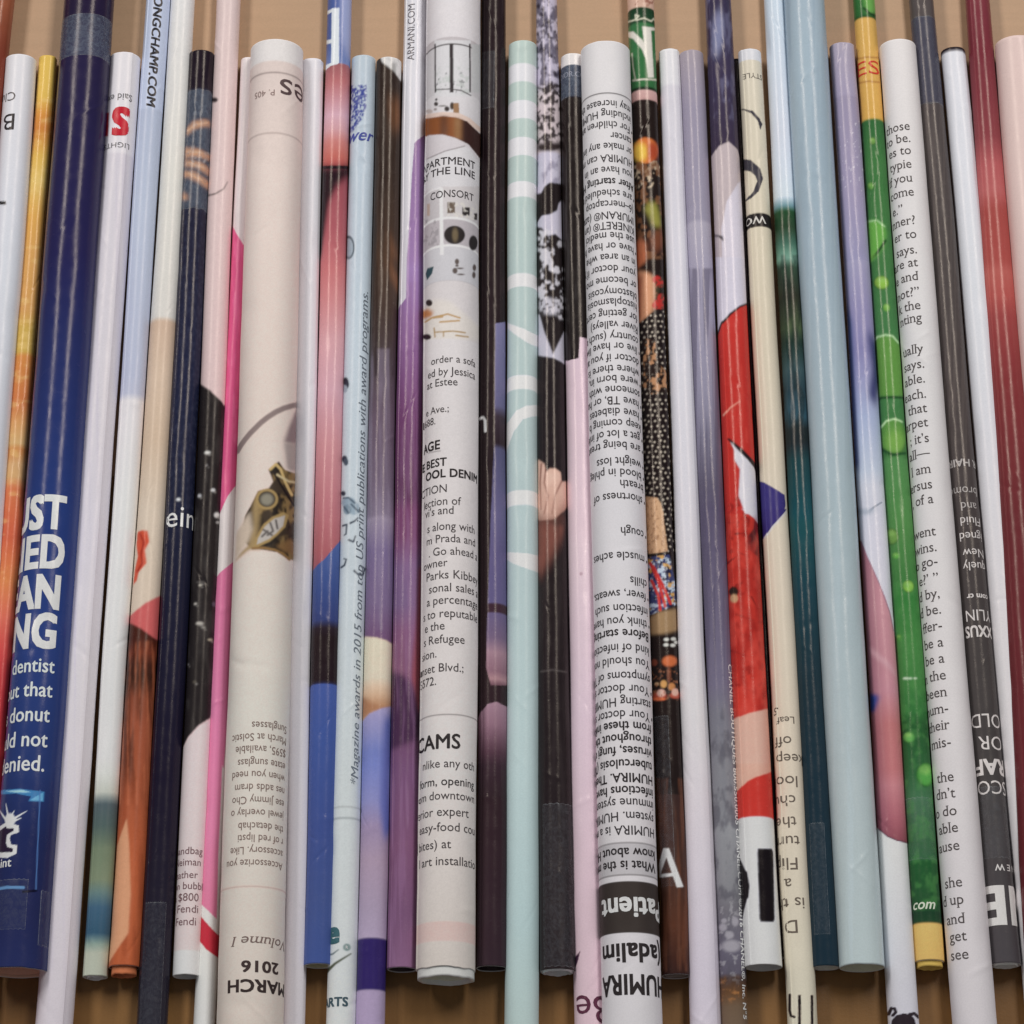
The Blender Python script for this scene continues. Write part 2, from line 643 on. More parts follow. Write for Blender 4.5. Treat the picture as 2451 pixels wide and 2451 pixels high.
            lift = lift + 0.00006 * np.clip(fbm(S / 16.0, T * 5, self.seed + 3.3) - 0.62, 0, 1) * 4      # small trapped bubbles
            P = self.surf(S, T, off=lift.ravel()).reshape(-1, 3) - org
            i = np.arange(S.size).reshape(S.shape)
            qq = np.stack([i[:-1, :-1], i[1:, :-1], i[1:, 1:], i[:-1, 1:]], -1)
            t = link_mesh('clear_tape', P, qq.reshape(-1, 4), np.zeros((0, 3), int), None, TAPES[kind])
            t.data.materials.append(TAPE_EDGE)
            mi = np.zeros(qq.shape[:2], np.int32)
            mi[0] = mi[-1] = 1
            mi[:, 0] = mi[:, -1] = 1
            t.data.polygons.foreach_set('material_index', mi.ravel())
            t.parent = o
        for (end, out, frac, col, rag) in self.rolls:
            if end == 'bot':
                s = np.linspace(self.bot - 90, self.bot + out, 24)
                sh = self.shell(s, frac - 0.14, frac, 0, rag, 60)
            else:
                s = np.linspace(self.top - out, self.top + 90, 24)
                sh = self.shell(s, frac - 0.14, frac, rag, 0, 60)
            cc = np.tile(np.minimum(lin(col) / expo(self.bot if end == 'bot' else self.top), 0.85), (len(sh[0]), 1))
            t = link_mesh('inner_roll', sh[0] - org, sh[1], np.zeros((0, 3), int), cc, PAPER['satin'])
            t.parent = o
        return o


# ---------------------------------------------------------------- the table they lie on
def table():
    m = bpy.data.materials.new('brown_wooden_tabletop')
    m.use_nodes = True
    nt = m.node_tree
    b = nt.nodes['Principled BSDF']
    tc = nt.nodes.new('ShaderNodeTexCoord')
    mp = nt.nodes.new('ShaderNodeMapping')
    mp.inputs['Scale'].default_value = (110, 4, 110)
    n = nt.nodes.new('ShaderNodeTexNoise')
    n.inputs['Scale'].default_value = 1.2
    n.inputs['Detail'].default_value = 6
    n.inputs['Roughness'].default_value = 0.6
    n2 = nt.nodes.new('ShaderNodeTexNoise')
    n2.inputs['Scale'].default_value = 1500
    nt.links.new(tc.outputs['Object'], mp.inputs['Vector'])
    nt.links.new(mp.outputs['Vector'], n.inputs['Vector'])
    nt.links.new(tc.outputs['Object'], n2.inputs['Vector'])
    cr = nt.nodes.new('ShaderNodeValToRGB')
    cr.color_ramp.elements[0].position = 0.3
    cr.color_ramp.elements[0].color = (0.215, 0.104, 0.032, 1)
    cr.color_ramp.elements[1].position = 0.72
    cr.color_ramp.elements[1].color = (0.315, 0.158, 0.050, 1)
    nt.links.new(n.outputs['Fac'], cr.inputs['Fac'])
    nt.links.new(cr.outputs['Color'], b.inputs['Base Color'])
    b.inputs['Roughness'].default_value = 0.40
    b.inputs['Specular IOR Level'].default_value = 0.35
    bp = nt.nodes.new('ShaderNodeBump')
    bp.inputs['Strength'].default_value = 0.15
    bp.inputs['Distance'].default_value = 0.0002
    nt.links.new(n2.outputs['Fac'], bp.inputs['Height'])
    nt.links.new(bp.outputs['Normal'], b.inputs['Normal'])
    v = np.array([[-0.7, -0.5, 0], [0.7, -0.5, 0], [0.7, 0.6, 0], [-0.7, 0.6, 0], [-0.7, -0.5, -0.03], [0.7, -0.5, -0.03], [0.7, 0.6, -0.03], [-0.7, 0.6, -0.03]])
    q = np.array([[0, 1, 2, 3], [7, 6, 5, 4], [0, 4, 5, 1], [1, 5, 6, 2], [2, 6, 7, 3], [3, 7, 4, 0]])
    o = link_mesh('table_surface', v, q, np.zeros((0, 3), int), None, m)
    o.data.polygons.foreach_set('use_smooth', np.zeros(6, bool))
    o['kind'] = 'structure'
    o['label'] = 'brown wooden tabletop under the row of paper tubes'


def kraft_sheet():
    m = bpy.data.materials.new('kraft_paper')
    m.use_nodes = True
    nt = m.node_tree
    b = nt.nodes['Principled BSDF']
    tc = nt.nodes.new('ShaderNodeTexCoord')
    mp = nt.nodes.new('ShaderNodeMapping')
    mp.inputs['Scale'].default_value = (40, 420, 40)
    n = nt.nodes.new('ShaderNodeTexNoise')
    n.inputs['Scale'].default_value = 1.0
    n.inputs['Detail'].default_value = 5
    n2 = nt.nodes.new('ShaderNodeTexNoise')
    n2.inputs['Scale'].default_value = 2200
    n2.inputs['Detail'].default_value = 3
    nt.links.new(tc.outputs['Object'], mp.inputs['Vector'])
    nt.links.new(mp.outputs['Vector'], n.inputs['Vector'])
    nt.links.new(tc.outputs['Object'], n2.inputs['Vector'])
    ad = nt.nodes.new('ShaderNodeMath')
    ad.operation = 'ADD'
    nt.links.new(n.outputs['Fac'], ad.inputs[0])
    nt.links.new(n2.outputs['Fac'], ad.inputs[1])
    cr = nt.nodes.new('ShaderNodeValToRGB')
    cr.color_ramp.elements[0].position = 0.3
    cr.color_ramp.elements[0].color = (0.46, 0.285, 0.165, 1)
    cr.color_ramp.elements[1].position = 0.8
    cr.color_ramp.elements[1].color = (0.54, 0.335, 0.198, 1)
    hf = nt.nodes.new('ShaderNodeMath')
    hf.operation = 'MULTIPLY'
    hf.inputs[1].default_value = 0.5
    nt.links.new(ad.outputs[0], hf.inputs[0])
    nt.links.new(hf.outputs[0], cr.inputs['Fac'])
    nt.links.new(cr.outputs['Color'], b.inputs['Base Color'])
    b.inputs['Roughness'].default_value = 0.6
    bp = nt.nodes.new('ShaderNodeBump')
    bp.inputs['Strength'].default_value = 0.25
    bp.inputs['Distance'].default_value = 0.0001
    nt.links.new(n2.outputs['Fac'], bp.inputs['Height'])
    nt.links.new(bp.outputs['Normal'], b.inputs['Normal'])
    x0, x1, y0, y1, z = -0.36, 0.36, 0.01, 0.33, 0.00025
    v = np.array([[x0, y0, z], [x1, y0, z], [x1, y1, z], [x0, y1, z], [x0, y0, 0], [x1, y0, 0], [x1, y1, 0], [x0, y1, 0]])
    q = np.array([[0, 1, 2, 3], [0, 4, 5, 1], [1, 5, 6, 2], [2, 6, 7, 3], [3, 7, 4, 0]])
    o = link_mesh('kraft_paper_sheet', v, q, np.zeros((0, 3), int), None, m)
    o.data.polygons.foreach_set('use_smooth', np.zeros(5, bool))
    o['label'] = 'pale brown kraft paper sheet under the upper ends of the tubes'
    o['category'] = 'paper sheet'


table()
kraft_sheet()

# ---------------------------------------------------------------- the tubes, from the photo's left to its right
T = []
WH = (222, 219, 225)
INK = (62, 60, 64)


def new(*a, **k):
    t = Tube(*a, **k)
    T.append(t)
    return t


UPT, LOB = -200, 2660             # hidden ends of the tubes that run out of the picture

# 1 rust
t = new('rust brown glossy tube in the upper corner beside the white tube', (-46, 27, 0), (-62, 12, 130), UPT, 2310, step=6)
t.grad((-200, (150, 85, 60)), (0, (160, 88, 58)), (130, (128, 58, 42)), (2300, (120, 60, 40)))

# 2 white with the serif B
t = new('white tube with an upside-down capital B near its top, beside the thin yellow tube', (7, 81, 138), (-32, 46, 620), 129, LOB, 'satin', step=3)
t.grad((129, (224, 221, 226)), (620, (214, 217, 228)), (1300, (212, 214, 226)), (2451, (190, 186, 192)))
t.text('Club', VX(0, 116), VY(0, 684), 20, 180, col=(98, 92, 92), wide=1.15)
t.text('B', VX(0, 108), VY(0, 965) - 38, 38, 180, col=(50, 46, 50), serif=True, wide=1.15)
t.poly(Q(0, 0, (-60, 1500), (38, 1500), (38, 1526), (-60, 1526)), (30, 28, 30))

# 3 yellow and orange
t = new('thin yellow tube blurring down into orange and red', (91, 134, 135), (-2, 52, 1230), 132, LOB, step=3, wall=.2)
t.grad((135, (226, 186, 70)), (230, (226, 184, 70)), (275, (216, 142, 46)), (305, (208, 128, 42)), (370, (222, 176, 66)), (430, (226, 190, 96)),
       (520, (222, 164, 66)), (600, (216, 158, 76)), (740, (212, 154, 78)), (785, (206, 168, 66)), (840, (206, 168, 66)), (852, (212, 134, 54)),
       (960, (206, 116, 58)), (1010, (216, 154, 88)), (1060, (212, 170, 108)), (1075, (206, 130, 60)), (1110, (212, 164, 108)), (1140, (212, 164, 104)),
       (1170, (216, 116, 66)), (1280, (206, 92, 58)), (1390, (216, 126, 66)), (1480, (216, 102, 80)), (1560, (206, 68, 66)), (1660, (192, 48, 56)), (2600, (170, 44, 56)))
t.noise(200, 1400, (236, 200, 120), 30, 16, .66, .1, 1, .35)

# 4 navy, dentist
t = new('wide navy blue tube with bold white lettering about a dentist', (143, 262, 0), (-5, 136, 1840), UPT, 2313, step=2.2, inner=(204, 158, 136), wall=.08, rag=2)
t.grad((-100, (44, 34, 62)), (30, (42, 34, 62)), (128, (44, 38, 72)), (600, (42, 40, 86)), (800, (42, 50, 102)), (1220, (40, 62, 126)), (1500, (42, 64, 128)),
       (1840, (40, 58, 112)), (2000, (34, 44, 90)), (2180, (36, 42, 84)), (2312, (38, 46, 90)))
wt = (218, 224, 232)
for body, y, xr, cap in (('JUST', 1268, 151, 76), ('TRIED', 1363, 147, 75), ('CLEAN', 1458, 137, 76), ('KING', 1552, 129, 78)):
    t.text(body, xr, y, cap, 0, 'r', wt, bold=.045, wide=.74)
for body, y, xr, cap in (('dentist', 1612, 126, 33), ('out that', 1670, 121, 34), ('is donut', 1729, 115, 35), ('would not', 1789, 110, 36), ('denied.', 1847, 103, 37)):
    t.text(body, xr, y, cap, 0, 'r', (206, 218, 236), bold=.018, wide=.86)
t.poly(Q(0, 3, (-60, 215), (0, 186), (150, 178), (325, 200), (320, 275), (215, 270), (232, 235), (120, 212), (0, 218)), (52, 122, 178))
t.poly(Q(0, 3, (20, 195), (170, 186), (235, 205), (120, 206)), (150, 200, 226))
t.poly(Q(0, 3, (225, 262), (316, 205), (312, 268)), (92, 168, 210))
for p in (((70, 430), (36, 286)), ((75, 420), (202, 345)), ((60, 420), (110, 340)), ((80, 430), (165, 395)), ((60, 430), (-30, 330)), ((60, 430), (20, 380))):
    t.stroke(Q(0, 3, *p), 7, (222, 230, 240), 1)
t.ell(VX(0, 75), VY(3, 410), 13, 15, (232, 236, 244), .3)
t.poly(Q(0, 3, (-40, 470), (50, 425), (75, 385), (105, 400), (95, 440), (146, 452), (146, 503), (85, 520), (74, 546), (85, 592), (136, 600), (130, 660), (60, 692), (-40, 690)), (228, 230, 236))
t.poly(Q(0, 3, (-40, 505), (40, 455), (52, 472), (108, 470), (108, 492), (52, 520), (46, 580), (60, 612), (106, 622), (98, 650), (-40, 655)), (44, 34, 56))
t.text('mint', VX(0, 90), VY(3, 756), 21, 0, 'r', (214, 224, 238), bold=.02)
t.stroke(Q(0, 3, (296, 190), (280, 600), (266, 940)), 2.4, (74, 116, 178))
t.stroke(Q(0, 3, (-60, 930), (60, 912), (180, 915)), 7, (88, 138, 188))
t.stroke(Q(0, 3, (180, 946), (266, 938)), 6, (18, 20, 44))
t.tape(30, 130, kind='frosted').tape(VY(3, 850), VY(3, 1225), -.9, .33).tape(VY(3, 920), VY(3, 1330), .72, .97)

t.roll('bot', -5, .86, (196, 152, 132), 2)

# 5 white, red S
t = new('white tube with a red stencilled letter S near its top', (258, 331, 140), (79, 168, 2451), 124, LOB, 'satin', step=2.6, seam=38)
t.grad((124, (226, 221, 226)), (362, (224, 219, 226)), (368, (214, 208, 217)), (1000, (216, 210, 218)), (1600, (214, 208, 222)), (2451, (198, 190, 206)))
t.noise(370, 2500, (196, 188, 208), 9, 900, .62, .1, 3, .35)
t.text('Said ex', VX(0, 980), VY(0, 714), 16, 180, col=(92, 90, 94))
t.text('S', VX(0, 966), VY(0, 822), 61, 180, col=(196, 34, 54), bold=.055)
t.poly(Q(0, 0, (888, 815), (902, 815), (902, 1010), (888, 1010)), (226, 221, 226))
t.poly(Q(0, 0, (735, 845), (806, 838), (800, 1016), (730, 1016)), (190, 30, 52))
t.text('LIGHTS', VX(0, 958), VY(0, 1080), 12, 180, col=(96, 94, 98), wide=1.25)

# 6 pale blue, web address
t = new('pale blue tube with a black web address running down its upper end', (345, 403, 0), (225, 284, 1840), UPT, 2334, 'satin', step=2.6, inner=(214, 212, 205), wall=.2)
t.grad((-100, (190, 199, 224)), (0, (188, 198, 224)), (255, (186, 196, 222)), (262, (176, 186, 210)), (500, (184, 194, 216)), (900, (182, 188, 212)), (940, (186, 190, 212)), (958, (222, 218, 222)),
       (1300, (224, 221, 226)), (1780, (214, 212, 214)), (VY(3, 60), (206, 208, 204)), (VY(3, 200), (186, 190, 180)), (VY(3, 290), (78, 94, 100)),
       (VY(3, 450), (76, 96, 94)), (VY(3, 620), (108, 124, 100)), (VY(3, 850), (116, 130, 104)), (VY(3, 950), (94, 122, 122)), (VY(3, 1060), (58, 94, 120)),
       (VY(3, 1250), (48, 84, 108)), (VY(3, 1335), (130, 152, 142)), (VY(3, 1400), (168, 174, 158)), (2340, (170, 176, 160)))
t.text('LONGCHAMP.COM', VX(0, 1150), -26, 20, -90, 'l', (44, 42, 48), bold=.03, it=.2, fit=VY(0, 800))

t.roll('bot', 2, .70, (206, 204, 196), 3)

# 7 cream, red hair
t = new('cream tube turning into a photograph of long red hair', (405, 462, 0), (284, 356, 1840), UPT, 2309, 'satin', step=2.6, inner=(150, 96, 76))
t.grad((-100, (222, 220, 222)), (400, (220, 217, 210)), (756, (216, 212, 206)), (768, (206, 176, 152)), (900, (214, 188, 164)), (1050, (208, 182, 156)), (1220, (214, 196, 176)), (1500, (212, 192, 172)))
t.poly(Q(0, 2, (1018, 165), (1060, 152), (1098, 158), (1112, 240), (1080, 300), (1092, 400), (1030, 470), (1018, 530), (985, 562), (1000, 440), (1022, 350), (1008, 250)), (212, 76, 42))
t.stroke(Q(0, 2, (1040, 180), (1070, 240), (1050, 330), (1060, 400), (1020, 460)), 5, (168, 44, 28))
t.poly(Q(0, 2, (940, 800), (975, 782), (1080, 700), (1190, 638), (1200, 1000), (930, 1000)), (206, 92, 92))
hair = t.pmask(Q(0, 2, (930, 850), (980, 850), (1060, 890), (1180, 985), (1200, 1000), (1200, 1935), (820, 1935))) + t.pmask(Q(0, 3, (700, -10), (1150, -10), (1150, 1640), (650, 1640)))
hair = np.clip(hair, 0, 1)
t.gradm(hair, (VY(2, 850), (74, 38, 30)), (VY(2, 960), (78, 36, 28)), (VY(2, 1060), (116, 52, 34)), (VY(2, 1150), (70, 36, 28)), (VY(2, 1250), (62, 36, 28)), (VY(2, 1400), (136, 68, 44)),
        (VY(2, 1600), (156, 78, 50)), (VY(3, 200), (166, 82, 48)), (VY(3, 700), (184, 90, 48)), (2312, (178, 86, 44)))
t.noise(VY(2, 960), VY(3, 150), (60, 30, 24), 7, 130, .55, .14, 2, .7, within=hair, fade=70)
t.noise(VY(3, 100), 2310, (140, 62, 34), 6, 150, .55, .14, 9, .45, within=hair, fade=40)
t.noise(VY(2, 980), VY(3, 300), (206, 112, 70), 5, 160, .62, .1, 4, .5, within=hair)
t.poly(Q(0, 3, (938, 398), (900, 500), (858, 600), (775, 1505), (850, 1400), (950, 1255), (966, 960), (955, 600)), (208, 146, 106))
t.roll('bot', 20, .80, (186, 110, 74), 3)

t.blur = 2

# 8 black, fingers
t = new('dark navy-black tube showing orange fingertips below its black top end', (449, 510, 130), (324, 398, 2451), 119, LOB, step=2.2, inner=(80, 70, 70))
t.grad((119, (36, 28, 38)), (208, (38, 30, 42)), (214, (50, 54, 72)), (490, (48, 52, 72)), (500, (38, 38, 58)), (900, (36, 40, 66)), (1220, (34, 38, 60)), (1840, (32, 28, 46)), (2451, (40, 38, 48)))
fc = (214, 152, 104)
for pts in (((1390, 1010), (1395, 955), (1430, 908), (1520, 890), (1562, 905), (1556, 946), (1500, 946), (1440, 968), (1408, 1005)),
            ((1380, 1098), (1480, 1112), (1566, 1160), (1560, 1200), (1480, 1172), (1378, 1178)),
            ((1376, 1190), (1500, 1208), (1566, 1272), (1556, 1322), (1470, 1252), (1376, 1242)),
            ((1374, 1272), (1450, 1278), (1545, 1350), (1556, 1425), (1480, 1362), (1400, 1322), (1372, 1322)),
            ((1360, 1425), (1392, 1460), (1402, 1490), (1375, 1496), (1358, 1480))):
    t.poly(Q(0, 0, *pts), fc, 2)
for pts in (((1400, 975), (1450, 930), (1540, 915)), ((1400, 1130), (1500, 1140)), ((1400, 1215), (1520, 1250)), ((1400, 1290), (1500, 1340))):
    t.stroke(Q(0, 0, *pts), 4, (228, 178, 134))
t.noise(VY(0, 1130), VY(0, 1250), (190, 180, 176), 6, 6, .7, .06, 3, .7)
t.noise(500, 1240, (62, 66, 90), 3, 5, .62, .08, 5, .5)
t.ell(VX(0, 1325), VY(1, 1825), 5, 3.5, (224, 226, 230))
t.text('ein', VX(0, 1235), VY(2, 138), 50, 0, 'l', (222, 224, 230), bold=-.005, fit=VX(0, 1450))
t.tape(213, 498, -.93, .995, 'frosted').tape(VY(3, 1022), 2655, -.75, .62)

t.blur = 2

# 9 pink, black dress
t = new('pale pink tube with a black curved patch and small upright lettering near its lower end', (517, 574, 0), (433, 497, 1840), UPT, 2331, 'satin', step=2.3, inner=(216, 208, 198))
t.grad((-100, (224, 198, 198)), (0, (222, 198, 196)), (900, (218, 190, 190)), (1700, (224, 198, 200)), (VY(3, 1300), (216, 188, 188)), (2340, (214, 190, 190)))
blk = Q(0, 1, (1470, 955), (1500, 972), (1560, 1010), (1640, 1090), (1690, 1180)) + Q(0, 2, (1640, 0), (1600, 900), (1562, 1555), (1480, 1612), (1400, 1700), (1345, 1800), (1330, 1800), (1400, 300))
t.poly(blk, (40, 36, 38))
t.noise(850, 1760, (64, 60, 60), 14, 60, .6, .1, 3, .5, within=t.pmask(blk))
for x, y, rx, ry, c, r in ((1540, 1475, 9, 5, (226, 224, 220), 1), (1582, 1755, 6, 5, (220, 220, 222), 1), (1480, 1797, 6, 5, (210, 210, 214), 1), (1608, 40, 7, 8, (226, 222, 220), 2), (1616, 95, 5, 3, (190, 186, 186), 2),
                           (1492, 563, 5, 3, (206, 200, 186), 2), (1455, 702, 5, 3, (206, 200, 192), 2), (1487, 848, 11, 5, (190, 184, 176), 2), (1515, 880, 6, 3, (150, 146, 140), 2), (1562, 970, 6, 3, (196, 184, 160), 2),
                           (1395, 1155, 4, 2, (150, 146, 150), 2), (1590, 705, 5, 7, (90, 86, 100), 2), (1450, 1285, 6, 5, (84, 78, 70), 2), (1490, 540, 12, 3, (96, 92, 90), 2), (1535, 1570, 3, 3, (150, 146, 146), 1)):
    t.ell(VX(0, x), VY(r, y), rx * .8, ry * .75, c, .35, amt=.9)
    t.ell(VX(0, x + 14), VY(r, y + 16), rx * .45, ry * .5, (150, 144, 140), .4, amt=.7)
t.ell(VX(0, 1600), VY(0, 745), 9, 6, (52, 42, 46), .2)
t.stroke(Q(0, 0, (1545, 1460), (1610, 1445), (1670, 1410), (1700, 1355)), 4, (60, 48, 50), 1.5)
for body, y in (('handbag', 684), ('Neiman', 768), ('leather', 862), ('on bubbl', 944), ('n $800', 1032), ('t Fendi', 1118), ('. Fendi', 1212)):
    t.text(body, VX(0, 1318 - (y - 684) * .065), VY(3, y), 17 if y < 1000 else 18.5, 0, 'l', (112, 84, 88))
t.band(VY(3, 1382), 2350, (216, 212, 206))

t.blur = 2

# 10 hot pink
t = new('narrow tube with a long hot pink stretch and a red diagonal stripe below it', (574, 616, 140), (460, 512, 2451), 137, LOB, 'satin', step=2.3)
t.grad((137, (226, 216, 217)), (545, (222, 210, 212)), (2451, (206, 200, 196)))
pk = Q(0, 0, (1720, 1660), (1735, 1700), (1815, 1825), (1860, 1890)) + Q(0, 1, (1850, 0), (1815, 1000), (1760, 1720), (1700, 1800), (1640, 1930), (1560, 1932), (1660, 500))
t.poly(pk, (220, 82, 136))
pk2 = Q(0, 2, (1600, 520), (1640, 470), (1735, 392), (1770, 360), (1740, 1000), (1660, 1932)) + Q(0, 3, (1650, 0), (1625, 700), (1612, 1150), (1550, 1085), (1488, 1030), (1450, 990), (1500, 300))
t.gradm(t.pmask(pk2), (1370, (216, 112, 156)), (1700, (214, 118, 162)), (2000, (214, 120, 160)), (2200, (206, 112, 146)))
t.poly(Q(0, 3, (1470, 1105), (1486, 1118), (1615, 1262), (1650, 1300), (1650, 1480), (1612, 1432), (1530, 1370), (1470, 1290)), (184, 36, 56))
t.noise(540, 1200, (236, 110, 160), 8, 60, .6, .1, 3, .5, within=t.pmask(pk))

# 11 wide pink beige
t = new('thickest pale pink-beige tube with a gold jewel and month lettering printed upside-down', (595, 721, 110), (510, 669, 2451), 93, LOB, 'matte', step=2.0, base=(222, 206, 197))
t.grad((93, (226, 220, 219)), (143, (226, 220, 219)), (147, (220, 202, 196)), (400, (229, 210, 202)), (1000, (227, 207, 197)), (1700, (228, 206, 196)), (2451, (204, 186, 176)))
t.band(172, 174.6, (120, 100, 100))
t.band(317, 319, (150, 128, 124))
t.text('es', VX(1, 348), VY(0, 672), 54, 180, col=(84, 66, 68), serif=True, fit=VX(1, 185))
t.text('P. 405', VX(1, 146), VY(0, 668), 14, 180, col=(140, 116, 112), wide=1.1)
t.stroke(Q(0, 1, (1755, 1465), (1785, 1420), (1820, 1375), (1860, 1330), (1900, 1292)) + Q(1, 1, (40, 1252), (90, 1212), (150, 1172), (210, 1143), (270, 1124), (340, 1112)), 13, (140, 122, 120))
t.poly(Q(1, 1, (205, 1398), (235, 1300), (300, 1120), (330, 1100), (330, 1500), (290, 1420)), (140, 120, 122), 3)
t.poly(Q(1, 1, (205, 1400), (300, 1410), (330, 1480), (330, 1640), (230, 1600)), (168, 154, 150), 3)
jew = Q(1, 1, (96, 1600), (170, 1540), (215, 1605), (330, 1650)) + Q(1, 2, (330, 0), (300, 380), (235, 372), (160, 318), (60, 300), (-30, 290), (-115, 210), (-75, 40)) + Q(1, 1, (-30, 1860), (20, 1760), (100, 1740), (130, 1690))
t.poly(jew, (62, 50, 40))
jm = t.pmask(jew)
t.noise(1060, 1360, (150, 120, 70), 20, 30, .56, .10, 2, .8, within=jm)
t.noise(1060, 1360, (30, 26, 26), 16, 26, .56, .10, 6, .9, within=jm)
t.poly(Q(0, 2, (1735, 392), (1790, 318), (1850, 262), (1860, 200), (1885, 120), (1880, 0), (1890, -60), (1932, -100), (1932, 60), (1915, 200), (1932, 300), (1860, 296)), (164, 136, 88), 2)
t.poly(Q(0, 2, (1745, 375), (1752, 180), (1860, 10), (1880, 150), (1850, 235), (1790, 310)), (206, 186, 166), 4)
t.stroke(Q(1, 1, (110, 1600), (150, 1560), (185, 1600), (215, 1690), (260, 1790)), 6, (206, 174, 108))
t.stroke(Q(1, 1, (135, 1620), (190, 1720), (290, 1900)), 5, (30, 24, 26))
t.stroke(Q(1, 1, (160, 1640), (240, 1690), (300, 1700)), 5, (206, 186, 140))
t.ell(VX(1, 85), VY(1, 1822), 26, 25, (168, 138, 82))
t.ell(VX(1, 85), VY(1, 1822), 20, 19, (52, 44, 40))
t.ell(VX(1, 85), VY(1, 1824), 15, 14, (140, 134, 118), .4)
mq = ((-10, 290), (0, 215), (60, 108), (130, 50), (205, 18), (240, 40), (215, 130), (160, 190), (100, 242))
t.poly(Q(1, 2, *mq), (166, 136, 80))
t.poly(Q(1, 2, (10, 262), (20, 215), (70, 125), (140, 66), (215, 42), (200, 120), (150, 178), (95, 222)), (186, 178, 172))
for p in (((60, 150), (120, 190)), ((110, 100), (130, 160), (90, 190)), ((150, 80), (160, 140)), ((50, 200), (90, 160))):
    t.stroke(Q(1, 2, *p), 5, (98, 92, 90))
t.stroke(Q(1, 2, (-20, 290), (60, 285), (140, 300), (200, 330), (240, 372)), 6, (140, 104, 56))
t.poly(Q(1, 2, (150, 270), (250, 215), (290, 280), (270, 340), (200, 310)), (128, 94, 54), 2)
blk = ['Sunglasses', 'March at Solstic', '$595, available', 'etate sunglass', 'when you need', 'nes adds dram', 'ese Jimmy Cho', 'jewel overlay o', 'the detachab', 'r of red lipsti', 'accessory. Like', 'Accessorize you']
yy = [1370, 1392, 1415, 1440, 1463, 1487, 1511, 1535, 1560, 1583, 1606, 1630]
for b_, y in zip(blk, yy):
    t.text(b_, 680 - (y - 1370) * .035, y * 1.2686 - 11, 18, 180, col=(120, 100, 94), wide=.9, crown=True)
t.band(VY(3, 902), VY(3, 908), (160, 136, 128))
t.text('Volume I', 682, VY(3, 1322), 23, 180, col=(110, 92, 88), it=.2, serif=True, fit=VX(0, 1722))
t.text('2016', VX(1, 160), VY(3, 1484), 26, 180, col=(58, 46, 46), bold=.03, fit=VX(0, 1798))
t.text('MARCH', 686, VY(3, 1642), 29, 180, col=(50, 40, 40), bold=.03, fit=VX(0, 1695))

t.blur = 2

# 12 plain white
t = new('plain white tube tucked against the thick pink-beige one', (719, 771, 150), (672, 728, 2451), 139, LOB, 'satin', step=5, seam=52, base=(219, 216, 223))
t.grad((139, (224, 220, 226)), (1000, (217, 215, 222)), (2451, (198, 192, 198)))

# 13 blue, pink face, blue
t = new('glossy tube going from blue to rosy pink to black and royal blue', (783, 841, 0), (736, 804, 1840), UPT, 2305, step=2.3, inner=(166, 160, 132), wall=.2)
t.grad((-100, (80, 100, 166)), (VY(0, 300), (74, 96, 160)), (VY(0, 455), (104, 124, 180)), (VY(0, 472), (120, 130, 180)), (VY(0, 474), (160, 92, 98)), (VY(0, 600), (188, 110, 114)), (VY(0, 850), (214, 168, 184)),
       (VY(0, 960), (210, 156, 164)), (VY(0, 1050), (204, 124, 120)), (VY(0, 1160), (198, 104, 94)), (VY(0, 1240), (186, 82, 82)), (VY(0, 1252), (158, 76, 88)), (VY(0, 1700), (176, 90, 100)), (VY(1, 100), (202, 114, 118)),
       (VY(1, 300), (208, 130, 134)), (VY(1, 620), (214, 158, 166)), (VY(1, 1000), (212, 162, 176)), (VY(1, 1400), (206, 140, 148)), (VY(1, 1900), (192, 116, 126)), (VY(2, 300), (176, 96, 104)), (VY(2, 460), (150, 80, 96)))
t.poly(Q(1, 0, (640, -100), (800, -100), (800, 440), (690, 440), (640, 300)), (150, 160, 204), 14)
hw = (218, 224, 238)
t.poly(Q(1, 0, (575, 62), (632, 58), (632, 470), (572, 478)), hw)
t.poly(Q(1, 0, (520, 92), (580, 62), (600, 80), (540, 108), (520, 125)), hw)
t.poly(Q(1, 0, (515, 305), (590, 290), (590, 318), (515, 335)), hw)
t.poly(Q(1, 0, (505, 520), (525, 488), (580, 465), (625, 455), (625, 476), (570, 490), (520, 530)), hw)
blackp = Q(1, 0, (480, 1246), (720, 1238), (720, 1290), (690, 1320), (620, 1385), (560, 1500), (535, 1650), (512, 1800), (496, 1932), (460, 1932))
t.poly(blackp, (44, 28, 36), 8)
t.stroke(Q(1, 0, (500, 1250), (600, 1246), (710, 1252)), 8, (40, 26, 34))
bl = t.pmask(Q(1, 2, (400, 480), (432, 452), (470, 410), (520, 368), (580, 300), (632, 232), (670, 200), (670, 1935), (340, 1935))) + t.pmask(Q(1, 3, (300, 0), (640, 0), (640, 1600), (300, 1600)))
bl = np.clip(bl, 0, 1)
t.gradm(bl, (VY(2, 230), (76, 100, 162)), (VY(2, 600), (58, 78, 138)), (VY(2, 820), (54, 66, 120)), (VY(2, 880), (46, 36, 46)), (VY(2, 950), (40, 30, 34)), (VY(2, 1270), (40, 30, 36)),
        (VY(2, 1292), (44, 42, 70)), (VY(2, 1300), (66, 88, 158)), (VY(2, 1700), (60, 84, 152)), (VY(3, 500), (60, 78, 140)), (VY(3, 1000), (62, 80, 136)), (2305, (60, 80, 140)))


